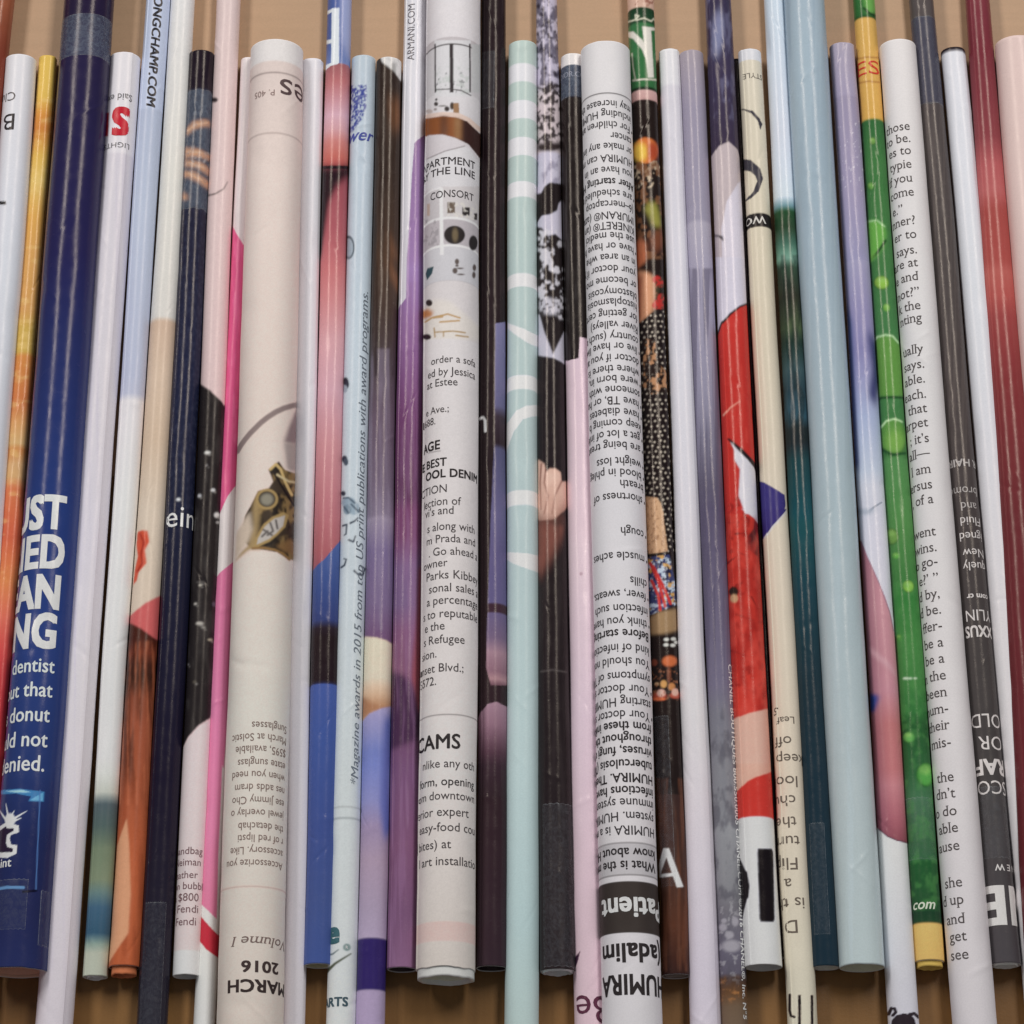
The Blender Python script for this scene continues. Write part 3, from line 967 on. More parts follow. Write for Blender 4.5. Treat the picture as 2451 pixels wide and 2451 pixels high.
# 14 pale blue, awards line
t = new('light icy blue tube with an italic sentence running up it and dark ink splashes', (843, 900, 138), (778, 850, 2451), 131, LOB, 'satin', step=2.2)
t.grad((131, (186, 200, 212)), (300, (184, 198, 212)), (800, (192, 206, 218)), (1400, (194, 205, 213)), (1900, (194, 202, 204)), (2451, (194, 198, 200)))
bm = t.pmask(Q(1, 0, (690, 640), (760, 636), (838, 630), (842, 700), (836, 800), (805, 890), (740, 975), (690, 1010)))
t.noise(180, 340, (66, 78, 154), 3.6, 3.6, .47, .05, 1, 1, within=bm)
t.text('wer', VX(1, 712), VY(0, 1076), 28, 0, 'l', (74, 84, 156), bold=.02, it=.3, fit=VX(1, 884))
t.ell(VX(1, 702), VY(0, 1845), 15, 28, (60, 72, 84), .08, ring=4)
t.ell(VX(1, 705), VY(0, 1850), 10, 22, (158, 176, 190), .3)
for r, x, y, rx, ry, c in ((1, 680, 945, 7, 10, (40, 44, 58)), (1, 688, 965, 6, 11, (44, 50, 66)), (1, 676, 1000, 6, 9, (150, 166, 180)), (1, 672, 1525, 7, 9, (50, 58, 76)), (1, 682, 1545, 6, 9, (70, 84, 100)), (1, 660, 1780, 6, 6, (48, 56, 72)),
                           (1, 700, 1850, 17, 14, (140, 162, 180)), (1, 740, 1890, 13, 16, (150, 170, 186)), (1, 690, 1900, 10, 12, (120, 142, 160))):
    t.ell(VX(1, x), VY(r, y), rx, ry, c, .2)
for p in (((660, 1815), (700, 1810), (745, 1850)), ((720, 1860), (780, 1920)), ((665, 1880), (700, 1925))):
    t.stroke(Q(1, 1, *p), 4, (66, 84, 104))
for p in (((655, 120), (685, 110), (680, 180), (665, 190)), ((712, 100), (745, 85), (770, 60)), ((700, 225), (735, 240), (750, 195)), ((640, 430), (665, 415), (680, 370), (660, 365)), ((770, 480), (800, 490), (815, 440), (790, 420)), ((740, 455), (770, 485))):
    t.stroke(Q(1, 2, *p), 5, (52, 62, 80), 3)
t.text('*Magazine awards in 2015 from top US print publications with award programs.', VX(1, 765), VY(3, 150), 20, 90, 'l', (104, 112, 122), bold=-.008, it=.22, fit=VY(1, 275))
t.band(VY(3, 305), VY(3, 318), (170, 176, 178), 2)
t.band(VY(3, 388), VY(3, 402), (150, 158, 162), 3)
t.text('e', VX(1, 632), VY(3, 1322), 52, 0, 'r', (60, 96, 104), bold=.05)
t.stroke(Q(1, 3, (520, 1420), (580, 1410), (622, 1378)), 5, (50, 76, 84), 2)
t.stroke(Q(1, 3, (530, 1540), (600, 1480), (714, 1408)), 9, (74, 80, 62), 3)
t.ell(VX(1, 685), VY(3, 1360), 9, 9, (120, 140, 140), .1)
t.text('R', VX(1, 685), VY(3, 1371), 7, 0, 'c', (214, 220, 222), bold=.02)
t.text('ARTS', VX(1, 692), VY(3, 1800), 21, 0, 'r', (58, 78, 88), bold=.035)

t.blur = 1

# 15 brown hair to lilac
t = new('tube going from dark brown hair through mauve and cream skin to a deep violet band', (900, 960, 141), (850, 921, 2451), 136, LOB, step=2.4)
t.grad((136, (58, 46, 42)), (VY(0, 900), (62, 50, 44)), (VY(0, 1700), (70, 54, 46)), (VY(1, 0), (80, 60, 48)), (VY(1, 400), (76, 60, 54)), (VY(1, 800), (80, 68, 74)), (VY(1, 1200), (104, 86, 104)), (VY(1, 1700), (116, 100, 122)), (VY(1, 1932), (132, 118, 142)),
       (VY(2, 60), (152, 138, 162)), (VY(2, 300), (120, 104, 146)), (VY(2, 700), (122, 102, 140)), (VY(2, 940), (116, 84, 122)))
t.poly(Q(1, 0, (930, 400), (1110, 400), (1110, 640), (1085, 600), (1040, 535), (985, 490), (950, 462)), (216, 213, 212))
t.noise(136, 210, (180, 176, 178), 5, 5, .62, .06, 2, .6, within=t.pmask(Q(1, 0, (930, 400), (1110, 400), (1110, 640), (1085, 600), (1040, 535), (985, 490), (950, 462))))
t.poly(Q(1, 0, (1000, 720), (1080, 740), (1080, 960), (1020, 980)), (120, 78, 50), 14)
t.poly(Q(1, 0, (990, 1700), (1080, 1932), (1000, 1932)) , (110, 74, 52), 10)
t.poly(Q(1, 1, (985, 0), (1075, 180), (1075, 320), (1010, 150)), (124, 82, 56), 8)
t.noise(150, 900, (38, 30, 30), 6, 200, .58, .1, 4, .5)
t.noise(VY(1, 700), VY(2, 900), (150, 136, 160), 6, 220, .62, .1, 7, .4)
cr = Q(1, 2, (780, 952), (820, 948), (900, 952), (980, 975), (1032, 1012), (1080, 1050), (1080, 1480), (1010, 1480), (780, 1640))
t.gradm(t.pmask(cr), (VY(2, 950), (226, 206, 182)), (VY(2, 1250), (222, 202, 180)), (VY(2, 1370), (208, 172, 140)), (VY(2, 1470), (178, 128, 92)), (VY(2, 1500), (196, 154, 120)))
t.poly(Q(1, 2, (780, 1400), (815, 1405), (880, 1450), (960, 1478), (1010, 1472), (900, 1500), (800, 1560)), (170, 118, 84), 3)
bl = np.clip(t.pmask(Q(1, 2, (770, 1610), (810, 1562), (850, 1522), (940, 1482), (1012, 1468), (1060, 1460), (1060, 1935), (750, 1935))) + t.pmask(Q(1, 3, (700, 0), (1040, 0), (1040, 2100), (680, 2100))), 0, 1)
t.gradm(bl, (VY(2, 1480), (160, 152, 196)), (VY(2, 1640), (140, 140, 192)), (VY(2, 1800), (112, 124, 190)), (VY(3, 0), (116, 128, 196)), (VY(3, 250), (134, 136, 192)), (VY(3, 450), (150, 132, 168)), (VY(3, 700), (164, 142, 166)), (VY(3, 1100), (160, 144, 170)), (VY(3, 1270), (166, 150, 178)),
        (VY(3, 1290), (180, 164, 190)), (2700, (150, 130, 165)))
t.poly(Q(1, 2, (960, 1560), (1060, 1500), (1060, 1935), (985, 1935)) + Q(1, 3, (990, 0), (1000, 500), (960, 560), (930, 300)), (96, 106, 178), 12)
t.band(VY(3, 1287), VY(3, 1677), (50, 38, 98))
t.band(VY(3, 1679), 2700, (162, 144, 178))

t.blur = 2

# 16 white to purple
t = new('white tube with a small grey web address that turns purple lower down', (966, 1021, 0), (934, 1003, 1840), UPT, 2314, step=2.4, inner=(52, 40, 44), wall=.17, seam=-50)
t.grad((-100, (218, 216, 222)), (300, (216, 214, 222)), (800, (212, 206, 216)))
pp = Q(1, 0, (1300, 985), (1262, 1008), (1215, 1042), (1190, 1065), (1170, 1300), (1155, 1560), (1132, 1932)) + Q(1, 1, (1128, 320), (1085, 380), (1060, 430), (1000, 440), (1000, 1935), (1300, 1935))
pm = np.clip(t.pmask(pp) + (t.Y > VY(1, 1925)), 0, 1)
t.gradm(pm, (VY(0, 1000), (146, 112, 160)), (VY(0, 1932), (158, 122, 176)), (VY(1, 100), (160, 126, 182)), (VY(1, 600), (142, 98, 154)), (VY(1, 1200), (116, 66, 112)), (VY(1, 1800), (100, 58, 92)), (VY(2, 0), (122, 66, 108)), (VY(2, 200), (124, 72, 112)), (VY(2, 420), (126, 96, 138)),
        (VY(2, 700), (122, 96, 136)), (VY(2, 900), (132, 88, 124)), (VY(2, 1200), (128, 82, 112)), (VY(2, 1400), (110, 70, 100)), (VY(2, 1932), (116, 78, 116)), (VY(3, 600), (122, 80, 114)), (VY(3, 1100), (114, 78, 112)), (2320, (128, 90, 124)))
t.poly(Q(1, 2, (1222, 430), (1262, 430), (1252, 1480), (1218, 1520), (1190, 1330), (1170, 1270), (1205, 900)), (146, 72, 86), 5)
dk = Q(1, 2, (1000, 1205), (1036, 1212), (1100, 1232), (1160, 1275), (1195, 1380), (1212, 1500), (1250, 1560), (1250, 1700), (1000, 1800))
t.poly(dk, (74, 46, 76), 5)
t.noise(VY(1, 200), 2310, (150, 110, 150), 8, 160, .62, .1, 3, .3, within=pm)
t.text('ARMANI.COM', VX(1, 1186), VY(0, 446), 18, 90, 'l', (108, 104, 110), fit=VY(0, 28))

# 17 wide white, shopping page
t = new('thick white shopping-guide tube with furniture pictures and a column of black text', (1021, 1149, 0), (1002, 1140, 1840), UPT, 2312, 'matte', step=1.9, inner=(198, 190, 176), wall=.09, rag=5, seam=-74)
t.grad((-100, (224, 219, 222)), (VY(0, 270), (222, 216, 220)), (VY(0, 276), (192, 184, 188)), (VY(0, 325), (200, 192, 196)), (VY(0, 330), (218, 214, 218)), (VY(1, 200), (214, 208, 212)), (VY(1, 600), (220, 214, 216)), (1840, (212, 204, 202)), (2312, (196, 187, 180)))
PB = VY(0, 325)
t.band(PB, PB + 115, (204, 200, 204))
t.poly(Q(1, 0, (1340, 300), (1610, 300), (1610, 720), (1340, 720)), (216, 214, 218))
t.noise(VY(0, 500), VY(0, 700), (176, 188, 180), 9, 12, .56, .08, 3, .5, x0=VX(1, 1350), x1=VX(1, 1605))
t.noise(VY(0, 540), VY(0, 690), (110, 112, 116), 6, 7, .70, .05, 5, .7, x0=VX(1, 1350), x1=VX(1, 1650))
t.band(PB - .5, PB + 2.6, (64, 58, 60))
for x, w in ((1345, 3.6), (1467, 9), (1603, 4)):
    t.poly(Q(1, 0, (x - w * 1.5, 326), (x + w * 1.5, 326), (x + w * 1.5, 690), (x - w * 1.5, 690)), (52, 46, 50))
t.stroke(Q(1, 0, (1345, 668), (1460, 664), (1540, 676), (1608, 712)), 2.6, (70, 64, 68))
t.poly(Q(1, 0, (1616, 330), (1720, 330), (1720, 690), (1616, 690)), (196, 196, 198))
for x, y, rx, ry, c in ((1352, 742, 3, 3, (60, 56, 58)), (1350, 775, 5, 5, (66, 60, 60)), (1400, 790, 10, 2, (130, 124, 124)), (1432, 812, 6, 6, (58, 50, 50)), (1470, 790, 5, 9, (74, 60, 50)), (1345, 815, 4, 3, (150, 140, 140)), (1300, 830, 8, 5, (190, 176, 172))):
    t.ell(VX(1, x), VY(0, y), rx, ry, c, .25)
t.poly(Q(1, 0, (1480, 768), (1520, 768), (1524, 850), (1480, 850)), (158, 118, 82))
t.poly(Q(1, 0, (1240, 870), (1290, 848), (1400, 834), (1520, 842), (1600, 880), (1690, 960), (1690, 1000), (1640, 960), (1560, 900), (1400, 868), (1280, 884), (1240, 900)), (222, 196, 184))
brn = Q(1, 0, (1240, 915), (1282, 882), (1400, 866), (1500, 876), (1580, 905), (1655, 978), (1690, 1010), (1690, 1200), (1652, 1150), (1590, 1075), (1500, 1030), (1400, 1002), (1300, 1008), (1240, 1035))
m = t.pmask(brn)
t.put(m, (142, 80, 36))
t.put(m * smooth(1085, 1115, t.X), (58, 34, 32))
t.poly(Q(1, 0, (1380, 866), (1440, 868), (1440, 1010), (1380, 1003)), (104, 58, 32), 3)
t.poly(Q(1, 0, (1490, 874), (1535, 888), (1535, 1040), (1490, 1028)), (150, 106, 62), 3)
arc = Q(1, 0, (1240, 1040), (1300, 1010), (1400, 1004), (1500, 1034), (1590, 1080), (1652, 1155), (1690, 1230), (1690, 1500), (1240, 1500))
t.poly(arc, (210, 203, 208))
t.poly(Q(1, 0, (1240, 1230), (1285, 1185), (1420, 1130), (1562, 1088), (1600, 1110), (1690, 1250), (1690, 1420), (1240, 1420)), (216, 213, 217))
t.stroke(Q(1, 0, (1285, 1185), (1420, 1128), (1565, 1090)), 2.6, (150, 142, 146))
t.text('APARTMENT', VX(1, 1640), VY(0, 1268), 17.5, 0, 'r', (54, 50, 54), bold=.008, fit=VX(1, 1262), wide=1.0)
t.text('BY THE LINE', VX(1, 1640), VY(0, 1340), 17, 0, 'r', (54, 50, 54), bold=.008, fit=VX(1, 1262))
y0 = VY(0, 1395)
t.band(VY(0, 1388), VY(0, 1402), (228, 226, 228))
t.band(VY(0, 1402), VY(0, 1615), (196, 190, 194))
t.poly(Q(1, 0, (1400, 1390), (1720, 1390), (1720, 1640), (1400, 1615)), (206, 200, 202))
t.text('CONSORT', VX(1, 1632), VY(0, 1506), 17, 0, 'r', (58, 54, 58), fit=VX(1, 1318))
for x0_, x1_, ya, yb, c in ((1442, 1500, 1508, 1590, (108, 92, 80)), (1552, 1608, 1545, 1608, (48, 44, 46)), (1638, 1662, 1590, 1640, (56, 50, 52)), (1290, 1312, 1520, 1610, (188, 164, 152))):
    t.poly(Q(1, 0, (x0_, ya), (x1_, ya), (x1_, yb), (x0_, yb)), c)
t.noise(VY(0, 1505), VY(0, 1640), (220, 214, 206), 4, 5, .6, .06, 8, .8, x0=VX(1, 1440), x1=VX(1, 1665))
t.band(VY(0, 1616), VY(0, 1634), (228, 226, 228))
t.band(VY(0, 1634), VY(0, 1822), (186, 178, 184))
t.band(VY(0, 1822), VY(0, 1838), (228, 226, 228))
t.poly(Q(1, 0, (1382, 1400), (1408, 1400), (1414, 1850), (1388, 1850)), (228, 226, 228))
t.noise(VY(0, 1640), VY(0, 1830), (140, 134, 140), 7, 9, .62, .06, 9, .6, x1=VX(1, 1380))
t.ell(VX(1, 1495), VY(0, 1752), 25, 22, (40, 36, 38))
t.ell(VX(1, 1500), VY(0, 1752), 7, 16, (112, 96, 70), .5)
t.ell(VX(1, 1632), VY(0, 1812), 10, 18, (46, 42, 44))
t.band(VY(0, 1838), VY(1, 188), (202, 200, 206))
t.poly(Q(1, 1, (1385, -90), (1412, -90), (1415, 0), (1388, 0)), (226, 224, 226))
t.poly(Q(1, 1, (1275, 140), (1290, 100), (1338, 86), (1325, 140), (1285, 190)), (48, 78, 88))
for x, y, rx, ry in ((1512, 50, 5, 7), (1512, 80, 4, 3), (1497, 118, 6, 7), (1535, 100, 8, 2), (1540, 145, 9, 2), (1640, 95, 4, 8), (1636, 150, 4, 8)):
    t.ell(VX(1, x), VY(1, y), rx, ry, (92, 80, 78), .2)
t.band(VY(1, 188), VY(1, 193), (180, 174, 178))
t.band(VY(1, 193), VY(1, 640), (214, 207, 209))
t.poly(Q(1, 1, (1240, 420), (1330, 330), (1450, 340), (1600, 470), (1690, 560), (1690, 640), (1240, 640)), (222, 214, 208), 4)
t.ell(VX(1, 1300), VY(1, 358), 8, 8, (50, 40, 40), .2)
t.poly(Q(1, 1, (1250, 420), (1290, 400), (1330, 425), (1320, 460), (1255, 480)), (196, 126, 70), 3)
for p in (((1330, 465), (1440, 440), (1530, 470)), ((1380, 500), (1450, 495), (1525, 490)), ((1270, 500), (1320, 470), (1400, 460))):
    t.stroke(Q(1, 1, *p), 4, (190, 150, 96))
for p in (((1336, 545), (1342, 610)), ((1342, 575), (1480, 568), (1570, 580)), ((1408, 575), (1408, 606)), ((1500, 600), (1590, 612))):
    t.stroke(Q(1, 1, *p), 3.4, (176, 144, 100))
t.ell(VX(1, 1282), VY(1, 612), 10, 7, (48, 34, 40), .2)
t.poly(Q(1, 1, (1240, 660), (1300, 630), (1460, 622), (1600, 640), (1700, 680), (1700, 800), (1240, 800)), (220, 214, 216))
L = [('order a sofa', 1, 800, 1640, 17, 0), ('ed by Jessica', 1, 893, 1638, 18, 0), ('at Estee', 1, 972, 1510, 18, 0), ('e Ave.;', 1, 1170, 1445, 17, 0), ('1688.', 1, 1250, 1345, 17, 0), ('AGE', 1, 1440, 1380, 21, .035), ('E BEST', 1, 1570, 1430, 19, .03),
     ('OOL DENIM', 1, 1655, 1652, 19, .035), ('CTION', 1, 1768, 1430, 19, 0), ('lection of', 1, 1862, 1535, 19, 0), ("vi's and", 2, 30, 1480, 19, 0), ('s along with', 2, 148, 1632, 19, 0), ('m Prada and', 2, 240, 1636, 19, 0), ('. Go ahead a', 2, 335, 1650, 19, 0),
     ('owner', 2, 420, 1435, 19, 0), ('Parks Kibbey', 2, 512, 1652, 20, 0), ('sonal sales a', 2, 608, 1652, 20, 0), ('a percentage', 2, 700, 1650, 20, 0), ('s to reputable', 2, 800, 1648, 20, 0), ('e the', 2, 892, 1412, 20, 0), ('s Refugee', 2, 992, 1558, 20, 0), ('sion.', 2, 1095, 1352, 20, 0),
     ('unset Blvd.;', 2, 1205, 1550, 20, 0), ('5572.', 2, 1300, 1350, 20, 0), ('CAMS', 2, 1778, 1532, 34, .03), ('nlike any oth', 2, 1920, 1632, 20, 0), ('form, opening', 3, 150, 1632, 20, .006), ('om downtown', 3, 255, 1634, 20, 0), ('erior expert', 3, 378, 1595, 21, 0),
     ('easy-food cou', 3, 492, 1638, 21, 0), ('(bites) at', 3, 620, 1468, 21, 0), ('l art installatio', 3, 745, 1640, 21, 0)]
for body, r, y, xr, cap, b_ in L:
    t.text(body, VX(1, xr), VY(r, y), cap, 0, 'r', (66, 60, 62) if not b_ else (44, 40, 42), bold=b_ * .8, wide=1.0, crown=True)
t.stroke(Q(1, 1, (1290, 1478), (1330, 1468), (1385, 1462)), 2, (130, 122, 124))
t.band(VY(2, 1523), VY(2, 1530), (104, 96, 98))
t.band(VY(3, 1165), VY(3, 1310), (212, 178, 172), 2)
t.roll('bot', 22, .97, (214, 205, 192), 4)
t.roll('bot', 12, .84, (206, 194, 176), 5)

t.blur = 1

# 18 black with lavender
t = new('narrow black tube with a lavender and mauve figure along its edge', (1152, 1210, 0), (1142, 1214, 1840), UPT, 2311, step=2.5, inner=(40, 30, 34), wall=.09)
t.grad((-100, (44, 34, 38)), (1200, (46, 36, 40)), (1800, (52, 36, 42)), (2311, (52, 38, 46)))
lav = Q(1, 1, (1800, 520), (1880, 500), (1920, 520), (1920, 1932), (1770, 1932), (1795, 1400)) + Q(1, 2, (1770, 0), (1725, 960), (1740, 1020), (1930, 1020), (1930, 0))
lav = np.clip(t.pmask(Q(1, 1, (1800, 510), (1880, 500), (1940, 510), (1940, 1935), (1765, 1935), (1795, 1400))) + t.pmask(Q(1, 2, (1765, 0), (1940, 0), (1940, 1310), (1760, 1310), (1725, 1180), (1728, 960), (1745, 500))), 0, 1)
t.gradm(lav, (VY(1, 500), (126, 122, 164)), (VY(1, 1120), (106, 102, 142)), (VY(1, 1200), (66, 54, 66)), (VY(1, 1400), (50, 38, 46)), (VY(1, 1440), (88, 86, 122)), (VY(1, 1932), (104, 98, 140)), (VY(2, 300), (98, 90, 134)), (VY(2, 690), (98, 90, 134)), (VY(2, 705), (66, 44, 56)), (VY(2, 760), (66, 44, 56)), (VY(2, 770), (104, 92, 132)), (VY(2, 950), (116, 96, 126)),
        (VY(2, 1060), (160, 124, 140)), (VY(2, 1200), (140, 102, 118)), (VY(2, 1260), (170, 128, 136)), (VY(2, 1300), (120, 84, 96)))
lv = np.clip(t.pmask(Q(1, 2, (1640, 1600), (1680, 1520), (1735, 1450), (1800, 1432), (1860, 1462), (1940, 1500), (1940, 1935), (1620, 1935))) + t.pmask(Q(1, 3, (1600, 0), (1930, 0), (1930, 240), (1600, 240))), 0, 1)
t.gradm(lv, (VY(2, 1440), (158, 122, 140)), (VY(2, 1600), (140, 104, 122)), (VY(2, 1800), (86, 58, 72)), (VY(3, 0), (60, 42, 52)), (VY(3, 240), (52, 38, 44)))
t.stroke(Q(1, 1, (1690, 1225), (1712, 1212), (1726, 1235), (1728, 1315)), 6, (226, 224, 224))
t.tape(VY(0, 380), VY(0, 800), -.85, .1)

# 19 mint with white bands
t = new('mint green tube ringed with white bands and looping white curves', (1216, 1283, 105), (1208, 1290, 2451), 96, LOB, 'satin', step=2.4)
t.grad((96, (186, 204, 198)), (600, (180, 200, 198)), (1225, (178, 198, 200)), (1840, (178, 200, 202)), (2200, (168, 192, 194)), (2451, (166, 186, 184)))
wb = (224, 223, 229)
for r, a_, b_ in ((0, 470, 605), (0, 745, 880), (0, 1020, 1155), (0, 1350, 1465), (1, 135, 235), (1, 895, 1000), (1, 1752, 1862)):
    t.band(VY(r, a_), VY(r, b_), wb)
t.poly(Q(2, 1, (-30, 500), (0, 515), (100, 550), (205, 602), (240, 630), (240, 710), (210, 690), (120, 650), (30, 590), (-30, 540)), wb)
t.poly(Q(2, 1, (-40, 1520), (0, 1400), (30, 1320), (100, 1225), (160, 1208), (240, 1200), (240, 1118), (120, 1125), (50, 1160), (0, 1232), (-40, 1280)), wb)
t.poly(Q(2, 2, (-30, 320), (0, 318), (120, 325), (215, 345), (250, 350), (250, 485), (215, 472), (120, 440), (20, 402), (-30, 370)), wb)

# 20 splatter
t = new('tube with black and white splatter photograph above and pale fingers on black below', (1283, 1334, 0), (1291, 1371, 1840), UPT, 2318, step=2.2, inner=(206, 200, 196), wall=.2)
t.grad((-100, (196, 186, 206)), (VY(0, 600), (192, 184, 206)), (VY(0, 700), (206, 190, 196)), (VY(0, 1110), (200, 184, 188)), (VY(0, 1140), (196, 190, 210)), (VY(1, 650), (192, 188, 204)))
t.noise(-150, VY(0, 640), (84, 78, 98), 13, 20, .53, .08, 1, .85)
t.noise(-150, VY(0, 640), (48, 42, 56), 8, 9, .66, .05, 2, .9)
t.noise(VY(0, 620), VY(0, 1120), (44, 36, 40), 9, 9, .50, .05, 3, .95)
t.noise(VY(0, 1120), VY(0, 1370), (120, 114, 140), 14, 22, .6, .1, 4, .6)
t.poly(Q(2, 0, (205, 1070), (390, 1060), (390, 1120), (205, 1125)), (52, 42, 44), 3)
t.poly(Q(2, 0, (195, 1450), (235, 1440), (260, 1390), (300, 1360), (385, 1372), (400, 1480), (365, 1520), (355, 1570), (300, 1600), (240, 1610), (195, 1680)), (38, 32, 34))
t.poly(Q(2, 0, (195, 1690), (240, 1700), (290, 1760), (340, 1745), (400, 1800), (420, 1932), (200, 1932)), (40, 34, 36))
t.poly(Q(2, 1, (200, -10), (420, -10), (420, 560), (405, 570), (322, 742), (250, 560), (222, 450), (200, 440)), (42, 36, 38))
mk = t.pmask(Q(2, 0, (195, 1680), (420, 1680), (420, 1940), (195, 1940))) + t.pmask(Q(2, 1, (195, 0), (430, 0), (430, 560), (195, 480)))
t.noise(VY(0, 1690), VY(1, 480), (206, 202, 212), 11, 15, .57, .05, 5, .95, within=np.clip(mk, 0, 1))
t.poly(Q(2, 1, (215, 340), (300, 320), (385, 370), (390, 420), (330, 450), (260, 440), (220, 420)), (196, 192, 204), 3)
t.noise(VY(1, 320), VY(1, 450), (50, 44, 48), 7, 7, .56, .05, 6, .9)
t.poly(Q(2, 1, (195, 752), (222, 752), (330, 770), (380, 795), (430, 830), (450, 1940), (195, 1940)), (40, 34, 38))
t.put((t.Y > VY(1, 1930)) * 1.0, (40, 33, 36))
sk = Q(2, 1, (195, 1520), (222, 1530), (262, 1558), (276, 1620), (300, 1592), (345, 1592), (385, 1622), (392, 1692), (425, 1690), (450, 1720), (450, 1850), (400, 1932)) + Q(2, 2, (415, 0), (340, 72), (230, 82), (195, 60))
m = t.pmask(sk)
t.put(m, (216, 172, 154))
t.put(m * smooth(VX(2, 300), VX(2, 420), t.X) * smooth(VY(1, 1780), VY(2, 40), t.Y) * .7, (160, 104, 90))
for x, y, rx, ry, c in ((300, 1660, 14, 30, (232, 192, 174)), (352, 1650, 16, 26, (232, 190, 172)), (250, 1620, 7, 26, (226, 184, 168)), (400, 1760, 10, 26, (222, 178, 160)), (300, 1860, 22, 30, (206, 158, 140))):
    t.put((1 - smooth(.2, 1.1, np.hypot((t.X - VX(2, x)) / rx, (t.Y - VY(1, y)) / ry))) * m * .6, c)
for p in (((272, 1600), (262, 1700), (290, 1800), (262, 1932)), ((392, 1690), (345, 1790), (320, 1932)), ((240, 1560), (232, 1700), (240, 1900))):
    t.stroke(Q(2, 1, *p), 3.6, (140, 88, 78), 2)
t.poly(Q(2, 2, (215, 60), (420, 70), (400, 200), (330, 340), (240, 500), (215, 480)), (128, 76, 66), 14)
t.poly(Q(2, 2, (300, 90), (420, 120), (420, 60)), (70, 48, 46), 6)
t.stroke(Q(2, 2, (240, 1208), (330, 1194), (440, 1212)), 2.4, (92, 84, 84))
t.noise(VY(2, 100), 2318, (58, 50, 52), 10, 240, .62, .1, 8, .5)
t.tape(VY(3, 285), VY(3, 1500), -.75, .98)
t.roll('bot', 4, .84, (214, 208, 200), 5)

t.blur = 2

# 21 black then pink
t = new('tube with white tip, black upper part and plain pink lower part', (1342, 1398, 135), (1374, 1448, 2451), 127, LOB, step=2.6)
t.grad((127, (226, 220, 218)), (VY(0, 478), (222, 216, 216)), (VY(0, 482), (52, 56, 76)), (VY(0, 718), (50, 54, 72)), (VY(0, 724), (38, 31, 32)), (VY(1, 400), (40, 36, 36)), (VY(1, 800), (38, 32, 34)))
t.noise(VY(0, 730), VY(1, 780), (74, 70, 72), 6, 200, .62, .1, 2, .5)
pk = np.clip(t.pmask(Q(2, 1, (400, 792), (430, 790), (508, 770), (518, 610), (575, 628), (640, 650), (640, 1935), (400, 1935))) + (t.Y > VY(1, 1925)), 0, 1)
t.gradm(pk, (VY(1, 600), (216, 190, 204)), (VY(2, 300), (222, 196, 206)), (VY(2, 1500), (222, 190, 204)), (VY(3, 600), (214, 182, 194)), (2451, (204, 172, 182)))
t.text('DIOR.COM', VX(2, 375), VY(0, 608), 12, 0, 'l', (150, 150, 164), bold=.01)
t.poly(Q(2, 3, (465, 1510), (480, 1440), (525, 1385), (505, 1470), (490, 1510)), (60, 36, 58))
t.text('Be', VX(2, 705), VY(3, 1735), 66, 180, col=(84, 44, 62), serif=True)
t.ell(VX(2, 530), VY(2, 478), 4, 4, (190, 160, 172), .4)
t.tape(VY(0, 482), VY(0, 720), kind='frosted')

